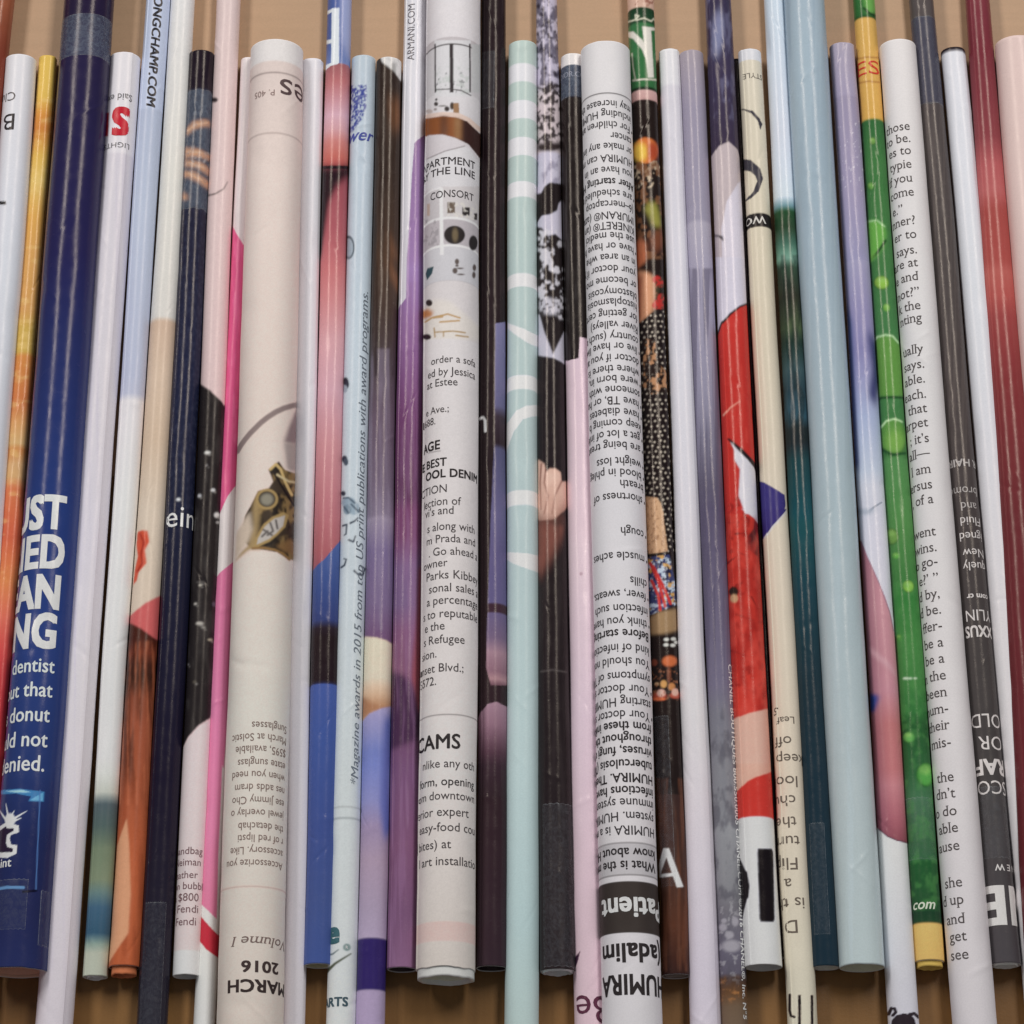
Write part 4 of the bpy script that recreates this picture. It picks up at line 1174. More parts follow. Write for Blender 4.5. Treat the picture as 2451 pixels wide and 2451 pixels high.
# 22 white, medical text
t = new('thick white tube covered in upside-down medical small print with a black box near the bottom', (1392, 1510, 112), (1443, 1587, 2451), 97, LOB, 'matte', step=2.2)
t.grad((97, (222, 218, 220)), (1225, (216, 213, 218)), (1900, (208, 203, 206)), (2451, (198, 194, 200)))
t.band(VY(0, 690), VY(0, 698), (72, 66, 68))
t.band(VY(3, 575), VY(3, 583), (70, 64, 66))
t.band(VY(3, 583), VY(3, 814), (182, 178, 182))
t.band(VY(3, 814), VY(3, 822), (84, 78, 80))
t.band(VY(3, 866), VY(3, 1250), (56, 49, 47))
H = [(0, 775, 'may increase th', 0), (0, 850, 'including HUMI', 0), (0, 930, '• For children an', 0), (0, 1012, 'cancer', 0), (0, 1092, 'or make any inf', 0), (0, 1180, 'HUMIRA can ma', 0), (0, 1268, 'you have an in', 0), (0, 1355, 'After starting HU', 1), (0, 1440, '• are scheduled t', 0),
     (0, 1522, '(6–mercaptop', 0), (0, 1605, 'IMURAN® (aza', 0), (0, 1682, 'KINERET® (an', 0), (0, 1758, 'use the medici', 0), (0, 1836, '• have or have h', 0), (1, 18, 'in an area whe', 0), (1, 103, 'your doctor if y', 0), (1, 190, 'or become mo', 0), (1, 275, 'blastomycosis', 0),
     (1, 352, 'histoplasmosis', 0), (1, 437, 'for getting cert', 0), (1, 520, 'River valleys) ', 0), (1, 606, 'country (such a', 0), (1, 682, '• live or have live', 0), (1, 767, 'doctor if you ar', 0), (1, 850, 'where there is', 0), (1, 926, '• were born in, ', 0),
     (1, 1006, 'someone with ', 0), (1, 1086, '• have TB, or ha', 0), (1, 1171, '• have diabetes', 0), (1, 1256, 'keep coming b', 0), (1, 1338, '• get a lot of infe', 0), (1, 1422, '• are being treat', 0), (1, 1540, '• weight loss', 0), (1, 1625, '• blood in phleg', 0),
     (1, 1708, 'breath', 0), (1, 1805, '• shortness of', 0), (2, 160, '• cough', 0), (2, 345, '• muscle aches', 0), (2, 525, 'chills', 0), (2, 628, '• fever, sweats,', 0), (2, 735, 'infection such', 0), (2, 832, '• think you have', 0), (2, 922, 'Before starting ', 1),
     (2, 1030, 'kind of infection', 0), (2, 1132, 'You should not s', 0), (2, 1240, 'symptoms of TB', 0), (2, 1336, '• Your doctor sh', 0), (2, 1432, 'starting HUMIR', 0), (2, 1528, '• Your doctor sh', 0), (2, 1612, 'from these infec', 1), (2, 1705, 'throughout the', 1),
     (2, 1797, 'viruses, fungi or', 1), (2, 1895, 'tuberculosis (TB', 1), (3, 92, 'HUMIRA. These', 1), (3, 190, 'infections have', 1), (3, 282, 'immune system', 0), (3, 382, 'system. HUMIRA', 0), (3, 485, 'HUMIRA is a me', 0), (3, 652, 'know about HU', 1), (3, 748, 'What is the mo', 1)]
for r, y, body, b_ in H:
    yy = VY(r, y)
    hh = float(t.h(yy))
    xr = float(t.c(yy)) + hh * (.955 if body[0] == '•' else .90 if yy > 1500 or not b_ else .94)
    cap = 17.2 + (yy - 230) * .0026
    t.text(body, xr, yy - cap * .5, cap, 180, col=(50, 46, 50) if not b_ else (42, 38, 41), bold=.020 if b_ else .005, wide=.95, crown=True)
t.text('Patient', VX(2, 1114), VY(3, 988), 48, 180, col=(220, 216, 216), bold=.03, fit=1441, wide=.9, crown=True)
t.text('(adalim', VX(2, 1116), VY(3, 1330), 44, 180, col=(40, 36, 38), bold=.028, fit=1443, crown=True)
t.text('HUMIRA', VX(2, 1140), VY(3, 1562), 47, 180, col=(38, 34, 36), bold=.03, fit=1443, crown=True)

# 23 dark collage
t = new('dark collage tube with a green tip and red, orange and polka-dot pictures', (1502, 1566, 0), (1568, 1635, 1840), UPT, 2330, step=2.1, inner=(120, 110, 104))
t.grad((-100, (214, 170, 150)), (VY(0, 50), (212, 172, 152)), (VY(0, 56), (30, 62, 40)), (VY(0, 160), (36, 74, 48)), (VY(0, 175), (50, 114, 66)), (VY(0, 640), (46, 108, 60)), (VY(0, 655), (24, 40, 28)), (VY(0, 662), (24, 40, 28)), (VY(0, 672), (206, 164, 160)),
       (VY(0, 738), (196, 152, 148)), (VY(0, 746), (40, 31, 30)), (1900, (38, 30, 30)), (VY(3, 0), (56, 40, 40)), (VY(3, 900), (74, 48, 40)), (VY(3, 1200), (86, 50, 36)), (2330, (52, 32, 30)))
t.noise(-60, VY(0, 50), (150, 84, 66), 9, 8, .6, .06, 1, .8)
t.stroke(Q(2, 0, (875, 165), (930, 150), (960, 120), (935, 110), (940, 150), (1000, 135), (1050, 160), (1070, 140), (1095, 160)), 3.4, (206, 204, 180))
t.poly(Q(2, 0, (880, 240), (920, 235), (990, 300), (1030, 380), (1025, 470), (985, 370), (920, 290), (880, 275)), (222, 216, 206))
t.poly(Q(2, 0, (985, 195), (1085, 210), (1090, 225), (1050, 230), (1072, 580), (1030, 580)), (222, 216, 206))
t.stroke(Q(2, 0, (912, 400), (920, 500), (936, 590)), 3, (190, 190, 170))
t.stroke(Q(2, 0, (1092, 240), (1100, 430), (1110, 600)), 6, (212, 206, 190))
t.stroke(Q(2, 0, (920, 600), (1010, 590), (1100, 598)), 4, (206, 200, 184))
t.ell(VX(2, 1012), VY(0, 1122), 28, 31, (212, 112, 40), .12)
t.ell(VX(2, 970), VY(0, 1135), 17, 22, (232, 190, 50), .5)
t.ell(VX(2, 1065), VY(0, 1130), 12, 22, (178, 70, 36), .5)
t.noise(VY(0, 1200), VY(0, 1400), (214, 190, 160), 8, 10, .64, .05, 2, .8)
t.noise(VY(0, 1200), VY(0, 1932), (128, 84, 54), 11, 16, .56, .08, 3, .8)
t.poly(Q(2, 0, (1000, 1560), (1040, 1500), (1090, 1520), (1112, 1600), (1125, 1700), (1070, 1690), (1040, 1620)), (150, 146, 52), 6)
t.poly(Q(2, 0, (935, 1800), (980, 1780), (1010, 1830), (1000, 1960), (935, 1960)), (206, 120, 78), 5)
t.poly(Q(2, 0, (1040, 1760), (1130, 1700), (1140, 1850), (1060, 1900)), (120, 66, 44), 8)
t.poly(Q(2, 1, (940, -20), (1005, -20), (995, 60), (950, 110)), (206, 116, 74), 4)
skc = (216, 152, 112)
t.poly(Q(2, 1, (945, 115), (1010, 125), (1060, 150), (1085, 190), (1088, 380), (1062, 432), (1000, 490), (960, 520)), skc, 2)
t.poly(Q(2, 1, (950, 150), (990, 160), (980, 480), (955, 500)), (176, 104, 76), 5)
for x, y in ((1095, 185), (1120, 215), (1110, 345), (1095, 375), (1130, 320), (1120, 385)):
    t.ell(VX(2, x), VY(1, y), 10, 9, (196, 44, 40), .3)
t.noise(VY(1, 120), VY(1, 420), (60, 60, 44), 6, 6, .6, .06, 5, .8, x0=VX(2, 1085))
pd = np.clip(t.pmask(Q(2, 1, (960, 520), (1000, 490), (1062, 432), (1100, 405), (1260, 420), (1260, 1935), (1000, 1935))) + t.pmask(Q(2, 2, (1120, 0), (1260, 0), (1260, 330), (1180, 330))), 0, 1)
t.put(pd, (36, 28, 30))
t.dots(VY(1, 420), VY(2, 330), (196, 184, 166), 12.5, 2.5, .4, within=pd)
cl = t.pmask(Q(2, 1, (1000, 620), (1090, 640), (1100, 800), (1180, 880), (1180, 1030), (1060, 1040), (1000, 980)))
t.put(cl * .75, (44, 32, 30))
t.noise(VY(1, 600), VY(1, 1060), (196, 140, 96), 8, 14, .58, .06, 6, .9, within=cl)
hd = np.clip(t.pmask(Q(2, 1, (1000, 1800), (1100, 1812), (1128, 1850), (1150, 1940), (990, 1940))) + t.pmask(Q(2, 2, (990, -5), (1140, -5), (1178, 310), (1110, 322), (1000, 332))), 0, 1)
t.put(hd, (208, 164, 124))
t.noise(VY(1, 1800), VY(2, 330), (150, 106, 76), 4, 6, .62, .07, 7, .7, within=hd)
cm = t.pmask(Q(2, 2, (1000, 360), (1100, 345), (1190, 335), (1260, 700), (1180, 735), (1040, 790), (1000, 800)))
t.put(cm, (58, 66, 112))
t.noise(VY(2, 330), VY(2, 800), (190, 206, 224), 10, 9, .54, .05, 8, .95, within=cm)
t.noise(VY(2, 330), VY(2, 800), (212, 160, 70), 9, 9, .66, .05, 9, .95, within=cm)
t.noise(VY(2, 330), VY(2, 800), (34, 34, 60), 7, 9, .62, .05, 11, .95, within=cm)
for p in (((1050, 400), (1110, 530), (1160, 720)), ((1060, 530), (1110, 640), (1125, 750)), ((1070, 420), (1140, 560), (1200, 700))):
    t.stroke(Q(2, 2, *p), 7, (204, 48, 44))
t.poly(Q(2, 2, (1000, 830), (1120, 760), (1260, 735), (1260, 900), (1160, 925), (1030, 935)), (158, 126, 88), 3)
for x, y in ((1170, 968), (1222, 965), (1168, 1008), (1218, 1012), (1245, 990)):
    t.ell(VX(2, x), VY(2, y), 6, 4, (206, 206, 200), .2)
for x, y, rx, ry, c in ((1195, 1130, 17, 13, (206, 104, 52)), (1080, 1140, 8, 8, (120, 58, 40)), (1190, 1230, 5, 20, (120, 66, 46)), (1150, 1300, 8, 9, (206, 150, 80)), (1210, 1320, 8, 9, (200, 130, 70)), (1110, 1390, 20, 8, (170, 70, 50)), (1240, 1385, 14, 8, (180, 80, 60)),
                        (1132, 1368, 10, 9, (230, 176, 160)), (1235, 1362, 8, 9, (228, 170, 152)), (1110, 1412, 18, 4, (214, 104, 56)), (1100, 1300, 5, 4, (190, 150, 110))):
    t.ell(VX(2, x), VY(2, y), rx, ry, c, .3)
t.noise(VY(2, 1180), VY(2, 1420), (150, 92, 60), 6, 8, .66, .05, 12, .8)
t.noise(VY(3, 100), 2325, (104, 62, 44), 8, 150, .58, .1, 13, .6)
aw = (226, 222, 222)
t.poly(Q(2, 3, (1140, 622), (1180, 622), (1286, 908), (1240, 912)), aw)
t.poly(Q(2, 3, (1140, 622), (1178, 640), (1135, 760), (1108, 850), (1080, 840)), aw)
t.poly(Q(2, 3, (1090, 818), (1215, 806), (1222, 826), (1090, 842)), aw)
t.tape(VY(2, 1535), VY(3, 900), -.9, .1)

t.roll('bot', -3, .78, (130, 118, 110), 3)

t.blur = 1

# 24 plain white
t = new('plain lilac-white tube between the dark collage tube and the grey one', (1576, 1626, 124), (1655, 1729, 2451), 116, LOB, 'satin', step=5, seam=46)
t.grad((116, (224, 222, 226)), (VY(0, 620), (222, 220, 226)), (VY(0, 640), (212, 208, 218)), (900, (216, 214, 226)), (1700, (214, 208, 215)), (VY(3, 310), (208, 200, 212)), (VY(3, 1500), (196, 188, 204)), (2451, (194, 186, 198)))

# 25 grey lilac
t = new('smoky grey-lilac tube with fine white lettering running down its edge', (1628, 1686, 124), (1729, 1796, 2451), 119, LOB, step=2.4)
t.grad((119, (168, 156, 168)), (VY(0, 800), (156, 148, 170)), (VY(0, 1630), (156, 150, 172)), (VY(0, 1660), (176, 170, 188)), (VY(1, 200), (164, 158, 182)), (VY(1, 1000), (146, 142, 166)), (VY(1, 1400), (128, 124, 146)), (VY(1, 1700), (100, 94, 116)), (VY(2, 0), (92, 84, 112)), (VY(2, 600), (106, 98, 124)),
       (VY(2, 1300), (114, 108, 132)), (VY(2, 1500), (118, 117, 130)), (VY(2, 1932), (126, 126, 134)), (VY(3, 400), (128, 129, 136)), (VY(3, 450), (138, 139, 145)), (VY(3, 900), (128, 128, 134)), (VY(3, 1090), (108, 105, 114)), (VY(3, 1400), (96, 92, 108)), (VY(3, 1550), (92, 87, 102)), (VY(3, 1590), (74, 54, 44)), (VY(3, 1700), (98, 68, 44)),
       (VY(3, 1800), (104, 84, 66)), (2700, (122, 108, 96)))
t.noise(VY(1, 100), VY(2, 1400), (84, 78, 102), 9, 300, .55, .12, 2, .6)
t.noise(VY(3, 1600), VY(3, 1760), (170, 112, 56), 11, 8, .62, .14, 3, .6, x1=VX(2, 1715), fade=14)
t.noise(VY(2, 1500), VY(3, 1580), (78, 76, 88), 18, 34, .58, .14, 6, .6, fade=40)
t.noise(VY(3, 1000), VY(3, 1580), (164, 162, 168), 10, 12, .68, .08, 9, .5, fade=30)
for x, y, rx, ry in ((1592, 1212, 9, 9), (1682, 1168, 8, 11), (1640, 1268, 10, 9), (1655, 1350, 22, 14), (1600, 1160, 6, 5)):
    t.ell(VX(2, x), VY(3, y), rx, ry, (150, 146, 156), .4)
t.text('CHANEL BOUTIQUES 800.550.0005 CHANEL.COM ©2016 CHANEL®, Inc. N°5', 1742, VY(2, 1150), 11.5, -90, 'l', (214, 212, 218), bold=.02, fit=2440)

# 26 purple, white, red
t = new('tube with a dark purple top, white middle and a bright red dress picture', (1689, 1752, 0), (1786, 1876, 2310), UPT, 2307, step=2.0, inner=(212, 206, 204))
t.grad((-100, (60, 54, 80)), (200, (64, 56, 84)), (330, (64, 54, 76)), (600, (60, 50, 70)))
t.poly(Q(2, 0, (1515, 150), (1570, 60), (1600, 160), (1590, 320), (1545, 430), (1510, 380)), (126, 130, 166), 12)
t.noise(-100, 320, (126, 124, 160), 12, 40, .6, .1, 2, .4)
wl = Q(2, 0, (1480, 1230), (1505, 1175), (1560, 1088), (1632, 1056), (1702, 1118), (1728, 1220), (1780, 1300), (1800, 1940), (1480, 1940))
t.poly(wl, (194, 178, 182))
t.poly(Q(2, 0, (1585, 1940), (1578, 1700), (1615, 1500), (1700, 1370), (1800, 1290), (1820, 1940)), (216, 208, 222))
t.poly(Q(2, 0, (1490, 1740), (1530, 1748), (1585, 1760), (1597, 1802), (1560, 1770), (1500, 1765)), (44, 36, 40))
t.put((t.Y > VY(0, 1920)) * 1.0, (212, 206, 222))
t.put(smooth(VX(2, 1640), VX(2, 1500), t.X) * (t.Y > VY(0, 1750)) * (t.Y < VY(1, 600)) * .35, (180, 168, 182))
t.poly(Q(2, 1, (1520, 680), (1556, 590), (1585, 505), (1640, 435), (1720, 376), (1800, 352), (1900, 352), (1950, 1940), (1480, 1940)), (40, 30, 34))
red = Q(2, 1, (1530, 720), (1562, 610), (1592, 520), (1650, 448), (1724, 390), (1800, 368), (1900, 372), (1950, 1700), (1850, 1575), (1640, 1372), (1650, 1400), (1676, 1450), (1680, 1530), (1722, 1600), (1712, 1790), (1765, 1940), (1480, 1940))
m = t.pmask(red)
t.put(m, (206, 48, 40))
t.put(m * smooth(VY(1, 420), VY(1, 900), t.Y) * .5, (190, 38, 32))
t.noise(VY(1, 800), VY(1, 1400), (214, 66, 54), 12, 90, .62, .1, 4, .6, within=m)
t.stroke(Q(2, 1, (1605, 1197), (1650, 1140), (1722, 1090)), 4, (232, 150, 130), 2)
t.poly(Q(2, 1, (1645, 1385), (1700, 1450), (1780, 1530), (1842, 1600), (1865, 1720), (1890, 1940), (1765, 1940), (1712, 1795), (1722, 1600), (1682, 1530), (1678, 1450)), (216, 212, 222))
t.stroke(Q(2, 1, (1640, 1376), (1740, 1460), (1830, 1555), (1858, 1625)), 5, (40, 32, 38), 8)
low = np.clip((t.Y > VY(1, 1932)) * 1.0, 0, 1)
t.put(low, (206, 50, 36))
t.poly(Q(2, 2, (1735, -5), (1890, -5), (1882, 125), (1828, 62)), (216, 212, 222))
t.poly(Q(2, 2, (1835, 75), (1880, 125), (1960, 260), (1960, 560), (1898, 520), (1862, 350), (1780, 290), (1782, 200), (1825, 140)), (40, 35, 40))
fold = (168, 32, 26)
t.noise(VY(1, 1700), VY(2, 1500), (120, 20, 22), 13, 20, .66, .08, 21, .6, within=np.clip(low + m, 0, 1))
for p in (((1640, 100), (1690, 95)), ((1760, 50), (1790, 80), (1785, 120)), ((1690, 180), (1760, 175)), ((1720, 320), (1765, 340)), ((1640, 400), (1700, 345)), ((1830, 520), (1850, 500)), ((1700, 560), (1680, 620)), ((1735, 550), (1750, 530)), ((1810, 650), (1860, 740)), ((1700, 780), (1830, 830)),
          ((1660, 1050), (1800, 1100)), ((1690, 900), (1720, 1000))):
    t.stroke(Q(2, 2, *p), 5, (126, 26, 26), 1.5)
t.noise(VY(1, 1940), VY(2, 1560), fold, 26, 60, .5, .22, 5, .75, within=low)
t.noise(VY(1, 1940), VY(2, 1560), (222, 72, 58), 20, 46, .58, .16, 15, .55, within=low)
t.ell(VX(2, 1682), VY(2, 612), 10, 12, (48, 34, 30), .2)
t.ell(VX(2, 1685), VY(2, 662), 8, 10, (196, 150, 110), .3)
skn = Q(2, 2, (1640, 1575), (1684, 1562), (1790, 1518), (1925, 1488), (1990, 1480), (1990, 1935), (1640, 1935))
t.poly(skn, (224, 168, 150))
sk2 = Q(2, 3, (1640, -10), (2010, -10), (2010, 40), (1932, 62), (1850, 88), (1785, 118), (1714, 195), (1640, 240))
t.poly(sk2, (222, 164, 144))
t.put(np.clip(t.pmask(skn) + t.pmask(sk2), 0, 1) * smooth(VX(2, 1860), VX(2, 1960), t.X) * .5, (196, 132, 116))
t.poly(Q(2, 3, (1640, 250), (1714, 195), (1785, 118), (1850, 88), (1932, 62), (2020, 30), (2020, 400), (1640, 402)), (200, 46, 36))
t.band(VY(3, 385), 2400, (224, 222, 230))
t.poly(Q(2, 3, (1690, 640), (1722, 668), (1780, 800), (1798, 900), (1790, 980), (1762, 1090), (1752, 1150), (1740, 1200), (1690, 1200)), (32, 28, 32))
bx = (1850, 622, 1976, 1172)
t.poly([(VX(2, bx[0]), VY(3, bx[1] + 30)), (VX(2, bx[0] + 4), VY(3, bx[1])), (VX(2, bx[2] - 12), VY(3, bx[1])), (VX(2, bx[2]), VY(3, bx[1] + 30)), (VX(2, bx[2] + 8), VY(3, bx[3] - 20)), (VX(2, bx[2]), VY(3, bx[3])), (VX(2, bx[0] + 22), VY(3, bx[3])), (VX(2, bx[0] + 14), VY(3, bx[3] - 25))], (28, 24, 28))


t.blur = 2

# narrow black between
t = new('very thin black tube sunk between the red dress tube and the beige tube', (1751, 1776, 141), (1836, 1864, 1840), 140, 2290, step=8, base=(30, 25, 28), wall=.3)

# 27 beige
t = new('beige tube with large black swirls near the top and upside-down words at the bottom', (1770, 1825, 122), (1887, 1959, 2451), 116, LOB, 'satin', step=2.3, base=(212, 200, 178))
t.grad((116, (218, 218, 224)), (VY(0, 442), (216, 216, 222)), (VY(0, 448), (216, 206, 186)), (600, (214, 202, 178)), (1300, (214, 200, 180)), (2451, (206, 192, 172)))
t.text('STYLE', VX(2, 1884), VY(0, 566), 12, 180, col=(110, 104, 96), wide=1.15)
sw = (62, 60, 70)
t.poly(Q(2, 0, (1725, 822), (1745, 812), (1812, 826), (1866, 884), (1888, 925), (1870, 972), (1852, 905), (1805, 848), (1755, 824)), sw)
t.poly(Q(2, 0, (1700, 1195), (1730, 1184), (1800, 1194), (1868, 1255), (1892, 1335), (1858, 1428), (1790, 1492), (1755, 1512), (1818, 1430), (1848, 1352), (1832, 1310), (1798, 1280), (1740, 1270), (1700, 1275)), sw)
t.band(VY(0, 1588), VY(0, 1690), (38, 34, 36))
t.text('WO', VX(2, 1912), VY(0, 1618), 17, 180, col=(206, 202, 196), bold=.02, fit=VX(2, 1770))
t.poly(Q(3, 1, (-60, 1680), (0, 1700), (80, 1748), (150, 1792), (158, 1870), (135, 1940), (-60, 1940)), (60, 52, 122))
t.poly(Q(3, 2, (-60, -5), (168, -5), (62, 122), (10, 200), (-60, 280)), (58, 48, 118))
t.stroke(Q(3, 2, (160, 20), (60, 125), (5, 210)), 4, (206, 200, 200))
for body, r, y, x, cap, k in (('S', 2, 1474, 95, 16, .25), ('Leaf', 2, 1545, 212, 15, 0), ('off', 2, 1690, 190, 22, 0), ('keep', 2, 1838, 276, 22, 0), ('look', 3, 84, 236, 24, 0), ('chu', 3, 226, 222, 23, 0), ('the', 3, 385, 234, 24, 0), ('turn', 3, 530, 258, 24, 0), ('Flip', 3, 690, 240, 26, 0),
                           ('a', 3, 845, 195, 25, 0), ('is th', 3, 990, 290, 25, 0), ('D', 3, 1155, 236, 28, 0)):
    t.text(body, VX(3, x), VY(r, y), cap * 1.1, 180, col=(98, 88, 80), it=k, wide=1.15)
for x in (250, 345):
    t.poly(Q(3, 3, (x - 11, 1715), (x + 11, 1715), (x + 17, 2300), (x - 5, 2300)), (34, 28, 30))
t.stroke(Q(3, 3, (186, 1715), (186, 1830), (196, 1872), (215, 1880)), 6, (40, 34, 36))

# 28 pale blue to teal
t = new('pale blue tube turning dark green and then deep teal', (1833, 1884, 0), (1922, 1990, 1840), UPT, 2310, step=2.6, inner=(190, 190, 182), wall=.45)
t.grad((-100, (196, 212, 226)), (0, (200, 214, 228)), (VY(0, 1000), (206, 212, 226)), (VY(0, 1460), (206, 218, 232)), (VY(0, 1530), (110, 150, 160)), (VY(0, 1575), (34, 76, 46)), (VY(0, 1690), (44, 70, 48)), (VY(0, 1800), (62, 104, 88)), (VY(0, 1900), (104, 152, 132)), (VY(1, 20), (110, 156, 138)), (VY(1, 90), (50, 76, 60)),
       (VY(1, 300), (46, 50, 40)), (VY(1, 540), (74, 92, 62)), (VY(1, 650), (34, 56, 50)), (VY(1, 850), (56, 82, 88)), (VY(1, 1000), (42, 66, 76)), (VY(1, 1200), (46, 82, 98)), (VY(1, 1290), (36, 46, 50)), (VY(1, 1400), (34, 44, 50)), (VY(1, 1520), (30, 66, 72)), (VY(1, 1932), (22, 78, 88)), (VY(2, 100), (26, 80, 86)), (VY(2, 600), (28, 64, 76)),
       (VY(2, 1300), (32, 52, 62)), (VY(2, 1932), (30, 50, 62)), (2310, (28, 46, 58)))
t.noise(VY(1, 0), VY(1, 1400), (30, 40, 40), 14, 50, .58, .1, 3, .5)
t.tape(VY(3, 430), VY(3, 1260), -.7, .3)


# 29 blue grey wide
t = new('wide plain blue-grey tube with an open lower end', (1884, 1981, 0), (1988, 2095, 1840), UPT, 2306, step=4, inner=(200, 196, 176), wall=.07, rag=2)
t.grad((-100, (152, 174, 190)), (0, (154, 174, 190)), (600, (158, 178, 192)), (1225, (166, 184, 192)), (1840, (172, 186, 190)), (2306, (172, 186, 188)))
t.noise(-100, 2310, (186, 204, 214), 10, 700, .6, .1, 3, .25)

# 30 lilac to pink leg
t = new('lilac tube fading to white with a long pink leg shape and small dark head', (1991, 2050, 109), (2133, 2207, 2451), 101, LOB, step=2.4)
t.grad((101, (170, 160, 180)), (VY(0, 700), (162, 152, 180)), (VY(0, 720), (154, 144, 172)), (VY(0, 1420), (160, 150, 182)), (VY(0, 1932), (152, 148, 184)), (VY(1, 0), (160, 156, 188)), (VY(1, 400), (146, 140, 182)), (VY(1, 700), (134, 130, 178)), (VY(1, 900), (150, 150, 192)), (VY(1, 1200), (164, 176, 210)),
       (VY(1, 1600), (186, 196, 216)), (VY(1, 1720), (202, 204, 218)), (VY(2, 200), (208, 206, 220)), (VY(3, 600), (206, 206, 216)), (VY(3, 1300), (196, 196, 214)), (2451, (190, 188, 204)))
t.noise(VY(0, 900), VY(0, 1450), (206, 200, 214), 4, 8, .74, .04, 2, .8)
t.poly(Q(3, 1, (760, 560), (830, 650), (860, 900), (830, 1130), (770, 1050), (800, 850)), (64, 68, 118), 12)
t.poly(Q(3, 1, (590, 300), (650, 500), (680, 1000), (710, 1600), (680, 1600), (600, 900)), (84, 96, 150), 8)
t.stroke(Q(3, 1, (775, 1915), (815, 1880), (868, 1848)), 6, (150, 156, 172), 4)
t.poly(Q(3, 2, (690, 30), (770, 40), (840, -5), (690, -5)), (170, 178, 194), 4)
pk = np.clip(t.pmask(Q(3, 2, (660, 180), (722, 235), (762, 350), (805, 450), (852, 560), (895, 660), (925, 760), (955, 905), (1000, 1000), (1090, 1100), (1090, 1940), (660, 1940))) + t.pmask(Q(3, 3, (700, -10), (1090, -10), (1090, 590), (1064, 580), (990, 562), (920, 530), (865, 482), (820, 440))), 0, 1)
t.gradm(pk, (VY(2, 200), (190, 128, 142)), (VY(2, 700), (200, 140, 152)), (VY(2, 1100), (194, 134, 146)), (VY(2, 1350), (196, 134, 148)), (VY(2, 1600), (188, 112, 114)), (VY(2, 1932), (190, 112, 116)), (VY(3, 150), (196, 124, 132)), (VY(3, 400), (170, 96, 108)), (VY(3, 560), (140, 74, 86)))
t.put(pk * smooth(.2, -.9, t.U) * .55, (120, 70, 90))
t.stroke(Q(3, 2, (722, 235), (762, 350), (852, 560), (925, 760), (955, 905)), 2.6, (160, 110, 130))
t.poly(Q(3, 2, (775, 1020), (830, 1070), (905, 1130), (972, 1225), (975, 1245), (890, 1150), (800, 1070)), (206, 160, 170), 3)
t.poly(Q(3, 2, (780, 1370), (840, 1382), (848, 1410), (815, 1515), (780, 1500)), (48, 68, 140), 2)
t.stroke(Q(3, 3, (865, 482), (920, 532), (990, 562), (1064, 580)), 3, (100, 56, 72))
hdk = (46, 38, 44)
t.poly(Q(3, 3, (950, 1990), (958, 1905), (985, 1868), (1040, 1852), (1095, 1862), (1120, 1890), (1150, 2000), (1150, 2600), (950, 2600)), hdk)
t.stroke(Q(3, 3, (940, 1860), (955, 1815), (978, 1818), (985, 1845), (965, 1868)), 7, hdk)
t.stroke(Q(3, 3, (1085, 1862), (1120, 1855), (1150, 1880)), 8, hdk)

# 31 green
t = new('bright green leaf tube with water drops and yellow rings', (2048, 2100, 0), (2165, 2234, 1840), UPT, 2296, step=2.2, inner=(210, 170, 90), wall=.3)
t.grad((-100, (56, 120, 56)), (VY(0, 100), (44, 104, 50)), (VY(0, 125), (30, 80, 40)), (VY(0, 130), (216, 168, 76)), (VY(0, 870), (214, 164, 66)), (VY(0, 884), (206, 160, 60)), (VY(0, 888), (46, 104, 54)), (VY(0, 1200), (58, 120, 60)), (VY(0, 1932), (60, 120, 62)), (VY(1, 580), (62, 122, 68)), (VY(1, 1000), (80, 142, 60)), (VY(1, 1080), (60, 124, 66)), (VY(1, 1480), (60, 120, 60)),
       (VY(1, 1520), (76, 138, 74)), (VY(2, 100), (74, 136, 66)), (VY(2, 500), (60, 122, 58)), (VY(2, 640), (46, 122, 52)), (VY(2, 1000), (62, 130, 60)), (VY(2, 1300), (58, 124, 58)), (VY(2, 1500), (44, 112, 52)), (VY(2, 1600), (34, 88, 44)), (VY(2, 1932), (42, 96, 54)), (VY(3, 250), (62, 112, 76)), (VY(3, 600), (46, 98, 58)), (VY(3, 700), (44, 98, 60)), (VY(3, 720), (30, 86, 44)),
       (VY(3, 1080), (34, 78, 46)), (VY(3, 1090), (28, 62, 42)), (VY(3, 1160), (30, 66, 42)), (VY(3, 1172), (28, 60, 38)), (VY(3, 1177), (220, 172, 88)), (2300, (216, 166, 84)))
t.poly(Q(3, 0, (740, -40), (860, -40), (860, 90), (780, 105), (755, 60)), (102, 168, 70), 3)
t.stroke(Q(3, 0, (745, 60), (790, 100), (840, 118)), 5, (26, 60, 34))
for y in (424, 606):
    t.stroke(Q(3, 0, (700, y + 16), (775, y), (865, y + 8)), 2.4, (150, 82, 36))
t.text('ES', VX(3, 862), VY(0, 566), 32, 0, 'r', (202, 66, 50), serif=True, fit=VX(3, 706))
t.noise(VY(0, 360), VY(0, 440), (70, 56, 50), 6, 6, .62, .05, 3, .7, x1=VX(3, 712))
LG = (106, 156, 64)


def drop(r, x, y, rx, ry, c=LG, sh=True):
    if sh:
        t.ell(VX(3, x), VY(r, y + 4), rx * 1.1, ry * 1.1, (30, 82, 36), .12)
    t.ell(VX(3, x), VY(r, y), rx, ry, tuple(int(v * .84) for v in c), .16)
    t.ell(VX(3, x + rx * .5), VY(r, y + ry * .6), rx * .72, ry * .72, c, .55, amt=.9)
    t.ell(VX(3, x - 3), VY(r, y - ry * 1.2), rx * .6, ry * .4, (150, 204, 96), .7, amt=.5)


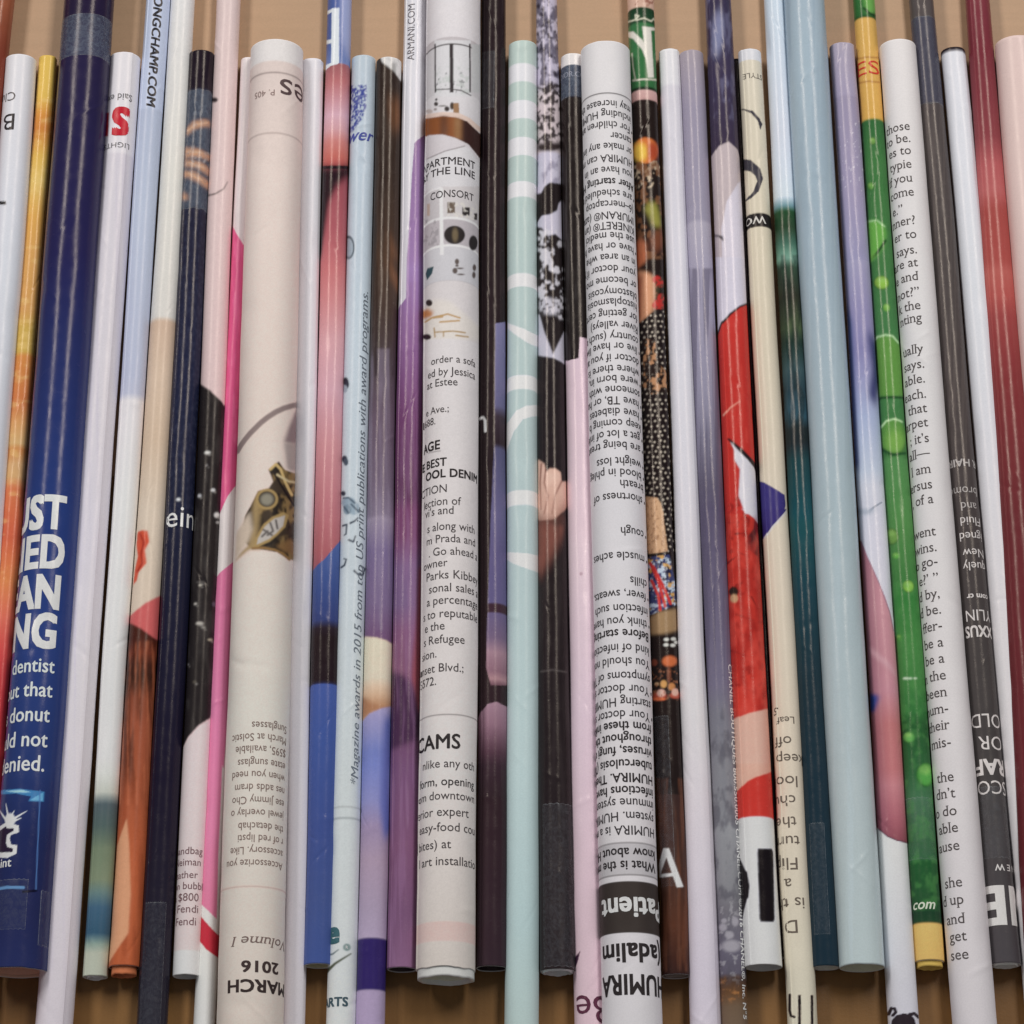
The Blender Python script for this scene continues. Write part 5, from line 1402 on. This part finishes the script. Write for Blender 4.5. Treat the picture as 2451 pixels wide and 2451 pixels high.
drop(0, 808, 1050, 7, 8)
drop(0, 795, 1385, 7, 8, (96, 164, 62))
t.poly(Q(3, 0, (740, 1700), (770, 1650), (830, 1640), (895, 1680), (910, 1740), (890, 1840), (800, 1960), (740, 1960)), (94, 168, 56), 3)
t.stroke(Q(3, 0, (770, 1655), (840, 1642), (900, 1690)), 3, (168, 212, 150))
t.stroke(Q(3, 0, (775, 1955), (840, 1890), (905, 1795)), 6, (26, 72, 34))
t.poly(Q(3, 1, (770, -10), (835, -10), (800, 50), (770, 60)), (104, 172, 58), 2)
drop(1, 876, 205, 16, 15, (138, 190, 52))
drop(1, 912, 392, 8, 9, (112, 176, 58), False)
t.poly(Q(3, 1, (815, 680), (835, 625), (890, 596), (950, 602), (1000, 650), (1040, 720), (1060, 1000), (1045, 1050), (940, 1055), (840, 1050)), (90, 148, 56), 2)
t.stroke(Q(3, 1, (818, 660), (850, 612), (905, 596), (960, 606), (1005, 655)), 4, (176, 216, 160))
t.stroke(Q(3, 1, (840, 1100), (880, 1066), (960, 1060), (1050, 1066)), 6, (24, 74, 36))
t.ell(VX(3, 965), VY(1, 1370), 33, 42, (28, 84, 40), .1)
t.ell(VX(3, 966), VY(1, 1352), 32, 40, (86, 146, 56), .12)
t.ell(VX(3, 980), VY(1, 1390), 22, 26, (112, 166, 62), .6)
t.stroke(Q(3, 1, (878, 1290), (915, 1238), (975, 1222), (1035, 1245)), 4, (180, 220, 160))
t.stroke(Q(3, 1, (885, 1450), (960, 1490), (1060, 1478)), 6, (26, 80, 40))
drop(2, 945, 198, 15, 18)
drop(2, 978, 342, 8, 7, (90, 172, 60), False)
drop(2, 1066, 570, 13, 13, (136, 198, 60))
drop(2, 1000, 955, 6, 8, (70, 150, 50), False)
for x in (1040, 1055, 1080, 1115):
    t.ell(VX(3, x), VY(2, 1258), 4, 2.4, (196, 220, 190), .3)
drop(2, 1075, 1695, 12, 12, (92, 176, 74))
drop(3, 1205, 70, 22, 26, (76, 166, 62))
t.noise(VY(2, 500), VY(3, 1080), (70, 140, 66), 14, 20, .62, .1, 5, .4)
t.text('com', VX(3, 1120), VY(3, 1084), 24, 0, 'l', (196, 212, 186), bold=.02, it=.3, fit=VX(3, 1278))
t.tape(VY(3, 240), VY(3, 700), -.95, .8)
t.roll('bot', 14, .86, (216, 166, 88), 3)

t.blur = 2

# 32 white, story text
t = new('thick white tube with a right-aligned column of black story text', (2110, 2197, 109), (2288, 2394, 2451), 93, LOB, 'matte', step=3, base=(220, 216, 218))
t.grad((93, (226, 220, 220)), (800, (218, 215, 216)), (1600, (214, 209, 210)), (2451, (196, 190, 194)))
S_ = [(0, 970, 1075, 'those'), (0, 1060, 1080, 'to be.'), (0, 1150, 1085, 'es to'), (0, 1252, 1090, 'typie'), (0, 1355, 1098, 'if you'), (0, 1460, 1108, 'come'), (0, 1588, 1030, 'e.”'), (0, 1672, 1118, 'nner?'), (0, 1775, 1128, 'er to'), (0, 1890, 1132, 'says.'),
      (1, 85, 1140, 'are at'), (1, 188, 1145, 'e and'), (1, 305, 1150, 'not?”'), (1, 405, 1160, 'k the'), (1, 498, 1170, 'nting'), (1, 730, 1182, 'ually'), (1, 842, 1190, 'says.'), (1, 952, 1196, 'able.'), (1, 1065, 1205, 'each.'), (1, 1172, 1214, ' that'), (1, 1278, 1222, 'arpet'),
      (1, 1395, 1228, '; it’s'), (1, 1505, 1236, 'all—'), (1, 1625, 1244, 'I am'), (1, 1740, 1252, 'ersus'), (1, 1850, 1262, ', of a'), (2, 190, 1280, 'went'), (2, 308, 1285, 'wins.'), (2, 415, 1293, 'o go-'), (2, 540, 1298, 'e?’ ”'), (2, 655, 1308, 'd by,'), (2, 775, 1318, 'd be.'),
      (2, 895, 1326, 'ffer-'), (2, 1020, 1336, 'be a'), (2, 1140, 1344, 'be a'), (2, 1265, 1354, 'n the'), (2, 1390, 1363, 'been'), (2, 1512, 1371, 'num-'), (2, 1635, 1382, 'their'), (2, 1765, 1390, 'mis-'), (3, 118, 1410, 'the'), (3, 240, 1422, 'dn’t'), (3, 372, 1432, 'o do'),
      (3, 498, 1442, 'able'), (3, 632, 1453, 'ause'), (3, 905, 1473, 'she'), (3, 1035, 1483, 'd up'), (3, 1178, 1495, 'and'), (3, 1308, 1506, 'get'), (3, 1445, 1519, 'see')]
for r, y, x, body in S_:
    yy = VY(r, y)
    t.text(body, VX(3, x), yy, 20.5 + (yy - 310) * .0024, 0, 'r', (72, 66, 66), bold=-.002, serif=True, wide=1.0)

# 33 dark grey
t = new('charcoal grey tube with upside-down white capitals', (2181, 2240, 0), (2336, 2408, 1840), UPT, 2303, step=2.6, inner=(190, 184, 176), wall=.2)
t.grad((-100, (92, 84, 84)), (VY(0, 115), (88, 80, 80)), (VY(0, 122), (70, 68, 84)), (VY(0, 755), (68, 66, 82)), (VY(0, 765), (80, 73, 74)), (VY(0, 1932), (82, 75, 74)), (VY(1, 1000), (78, 70, 70)), (VY(2, 600), (72, 66, 66)), (VY(2, 1932), (70, 66, 66)), (2303, (72, 68, 72)))
t.noise(VY(0, 780), VY(1, 1800), (104, 94, 90), 5, 300, .6, .1, 3, .4)
gw = (206, 200, 198)
for body, r, y, x, cap, b_, fit in (('R HAIR', 1, 1545, 1578, 17, .03, None), ('brome', 1, 1742, 1584, 20, 0, None), ('and', 1, 1852, 1580, 20, 0, None), ('Fluid', 2, 68, 1606, 20, 0, None), ('igned', 2, 182, 1618, 20, 0, None), ('New', 2, 305, 1630, 20, 0, None), ('quely', 2, 408, 1644, 20, 0, None),
                                ('com cr', 2, 642, 1662, 13, .03, None), ('YLIN', 2, 765, 1680, 26, 0, VX(3, 1502)), ('XXUS', 2, 885, 1692, 26, .03, VX(3, 1500)), ('OLD', 2, 1540, 1752, 32, 0, VX(3, 1548)), ('OR F', 2, 1705, 1765, 32, 0, None), ('RAF', 2, 1880, 1785, 36, .035, VX(3, 1580)),
                                ('SCO', 3, 135, 1800, 32, -.005, VX(3, 1595)), ('N E W', 3, 762, 1862, 15, .02, None), ('NE', 3, 930, 1640, 88, .04, None)):
    t.text(body, VX(3, x), VY(r, y), cap, 180, 'r' if body == 'NE' else 'l', col=gw if r == 2 or r == 3 else (176, 170, 168), bold=b_, fit=fit)
t.tape(VY(0, 118), VY(0, 768), -.98, .99).tape(VY(3, 160), VY(3, 690), -.8, .95)
t.roll('bot', 3, .78, (206, 200, 190), 2)

# 34 white, black rim
t = new('plain white tube with a black rim at its upper end', (2256, 2314, 122), (2409, 2479, 1840), 112, LOB, 'satin', step=4, inner=(40, 34, 38), seam=40)
t.grad((112, (40, 32, 38)), (119, (44, 36, 42)), (121, (222, 222, 230)), (700, (216, 218, 228)), (1500, (216, 211, 214)), (2451, (200, 194, 196)))

# 35 red
t = new('dark red tube with blurred rosy patches', (2317, 2374, 0), (2357, 2431, 620), UPT, 2300, step=4)
t.grad((-100, (127, 55, 66)), (0, (129, 55, 66)), (VY(0, 400), (122, 48, 59)), (VY(0, 1000), (140, 63, 70)), (VY(0, 1220), (180, 88, 91)), (VY(0, 1420), (185, 95, 95)), (VY(0, 1560), (167, 72, 68)), (VY(0, 1932), (171, 75, 70)), (VY(1, 120), (185, 93, 86)), (VY(1, 300), (180, 82, 77)), (VY(1, 450), (158, 66, 66)), (VY(1, 900), (135, 52, 55)), (VY(1, 1932), (111, 45, 50)), (2300, (99, 39, 45)))

# 36 pale pink
t = new('pale pink tube cut off by the edge, right of the dark red one', (2391, 2492, 95), (2434, 2540, 620), 84, LOB, 'satin', step=6, base=(224, 196, 190))

for t in T:
    t.build()
bpy.data.objects.remove(_fo)
bpy.data.curves.remove(_fc)
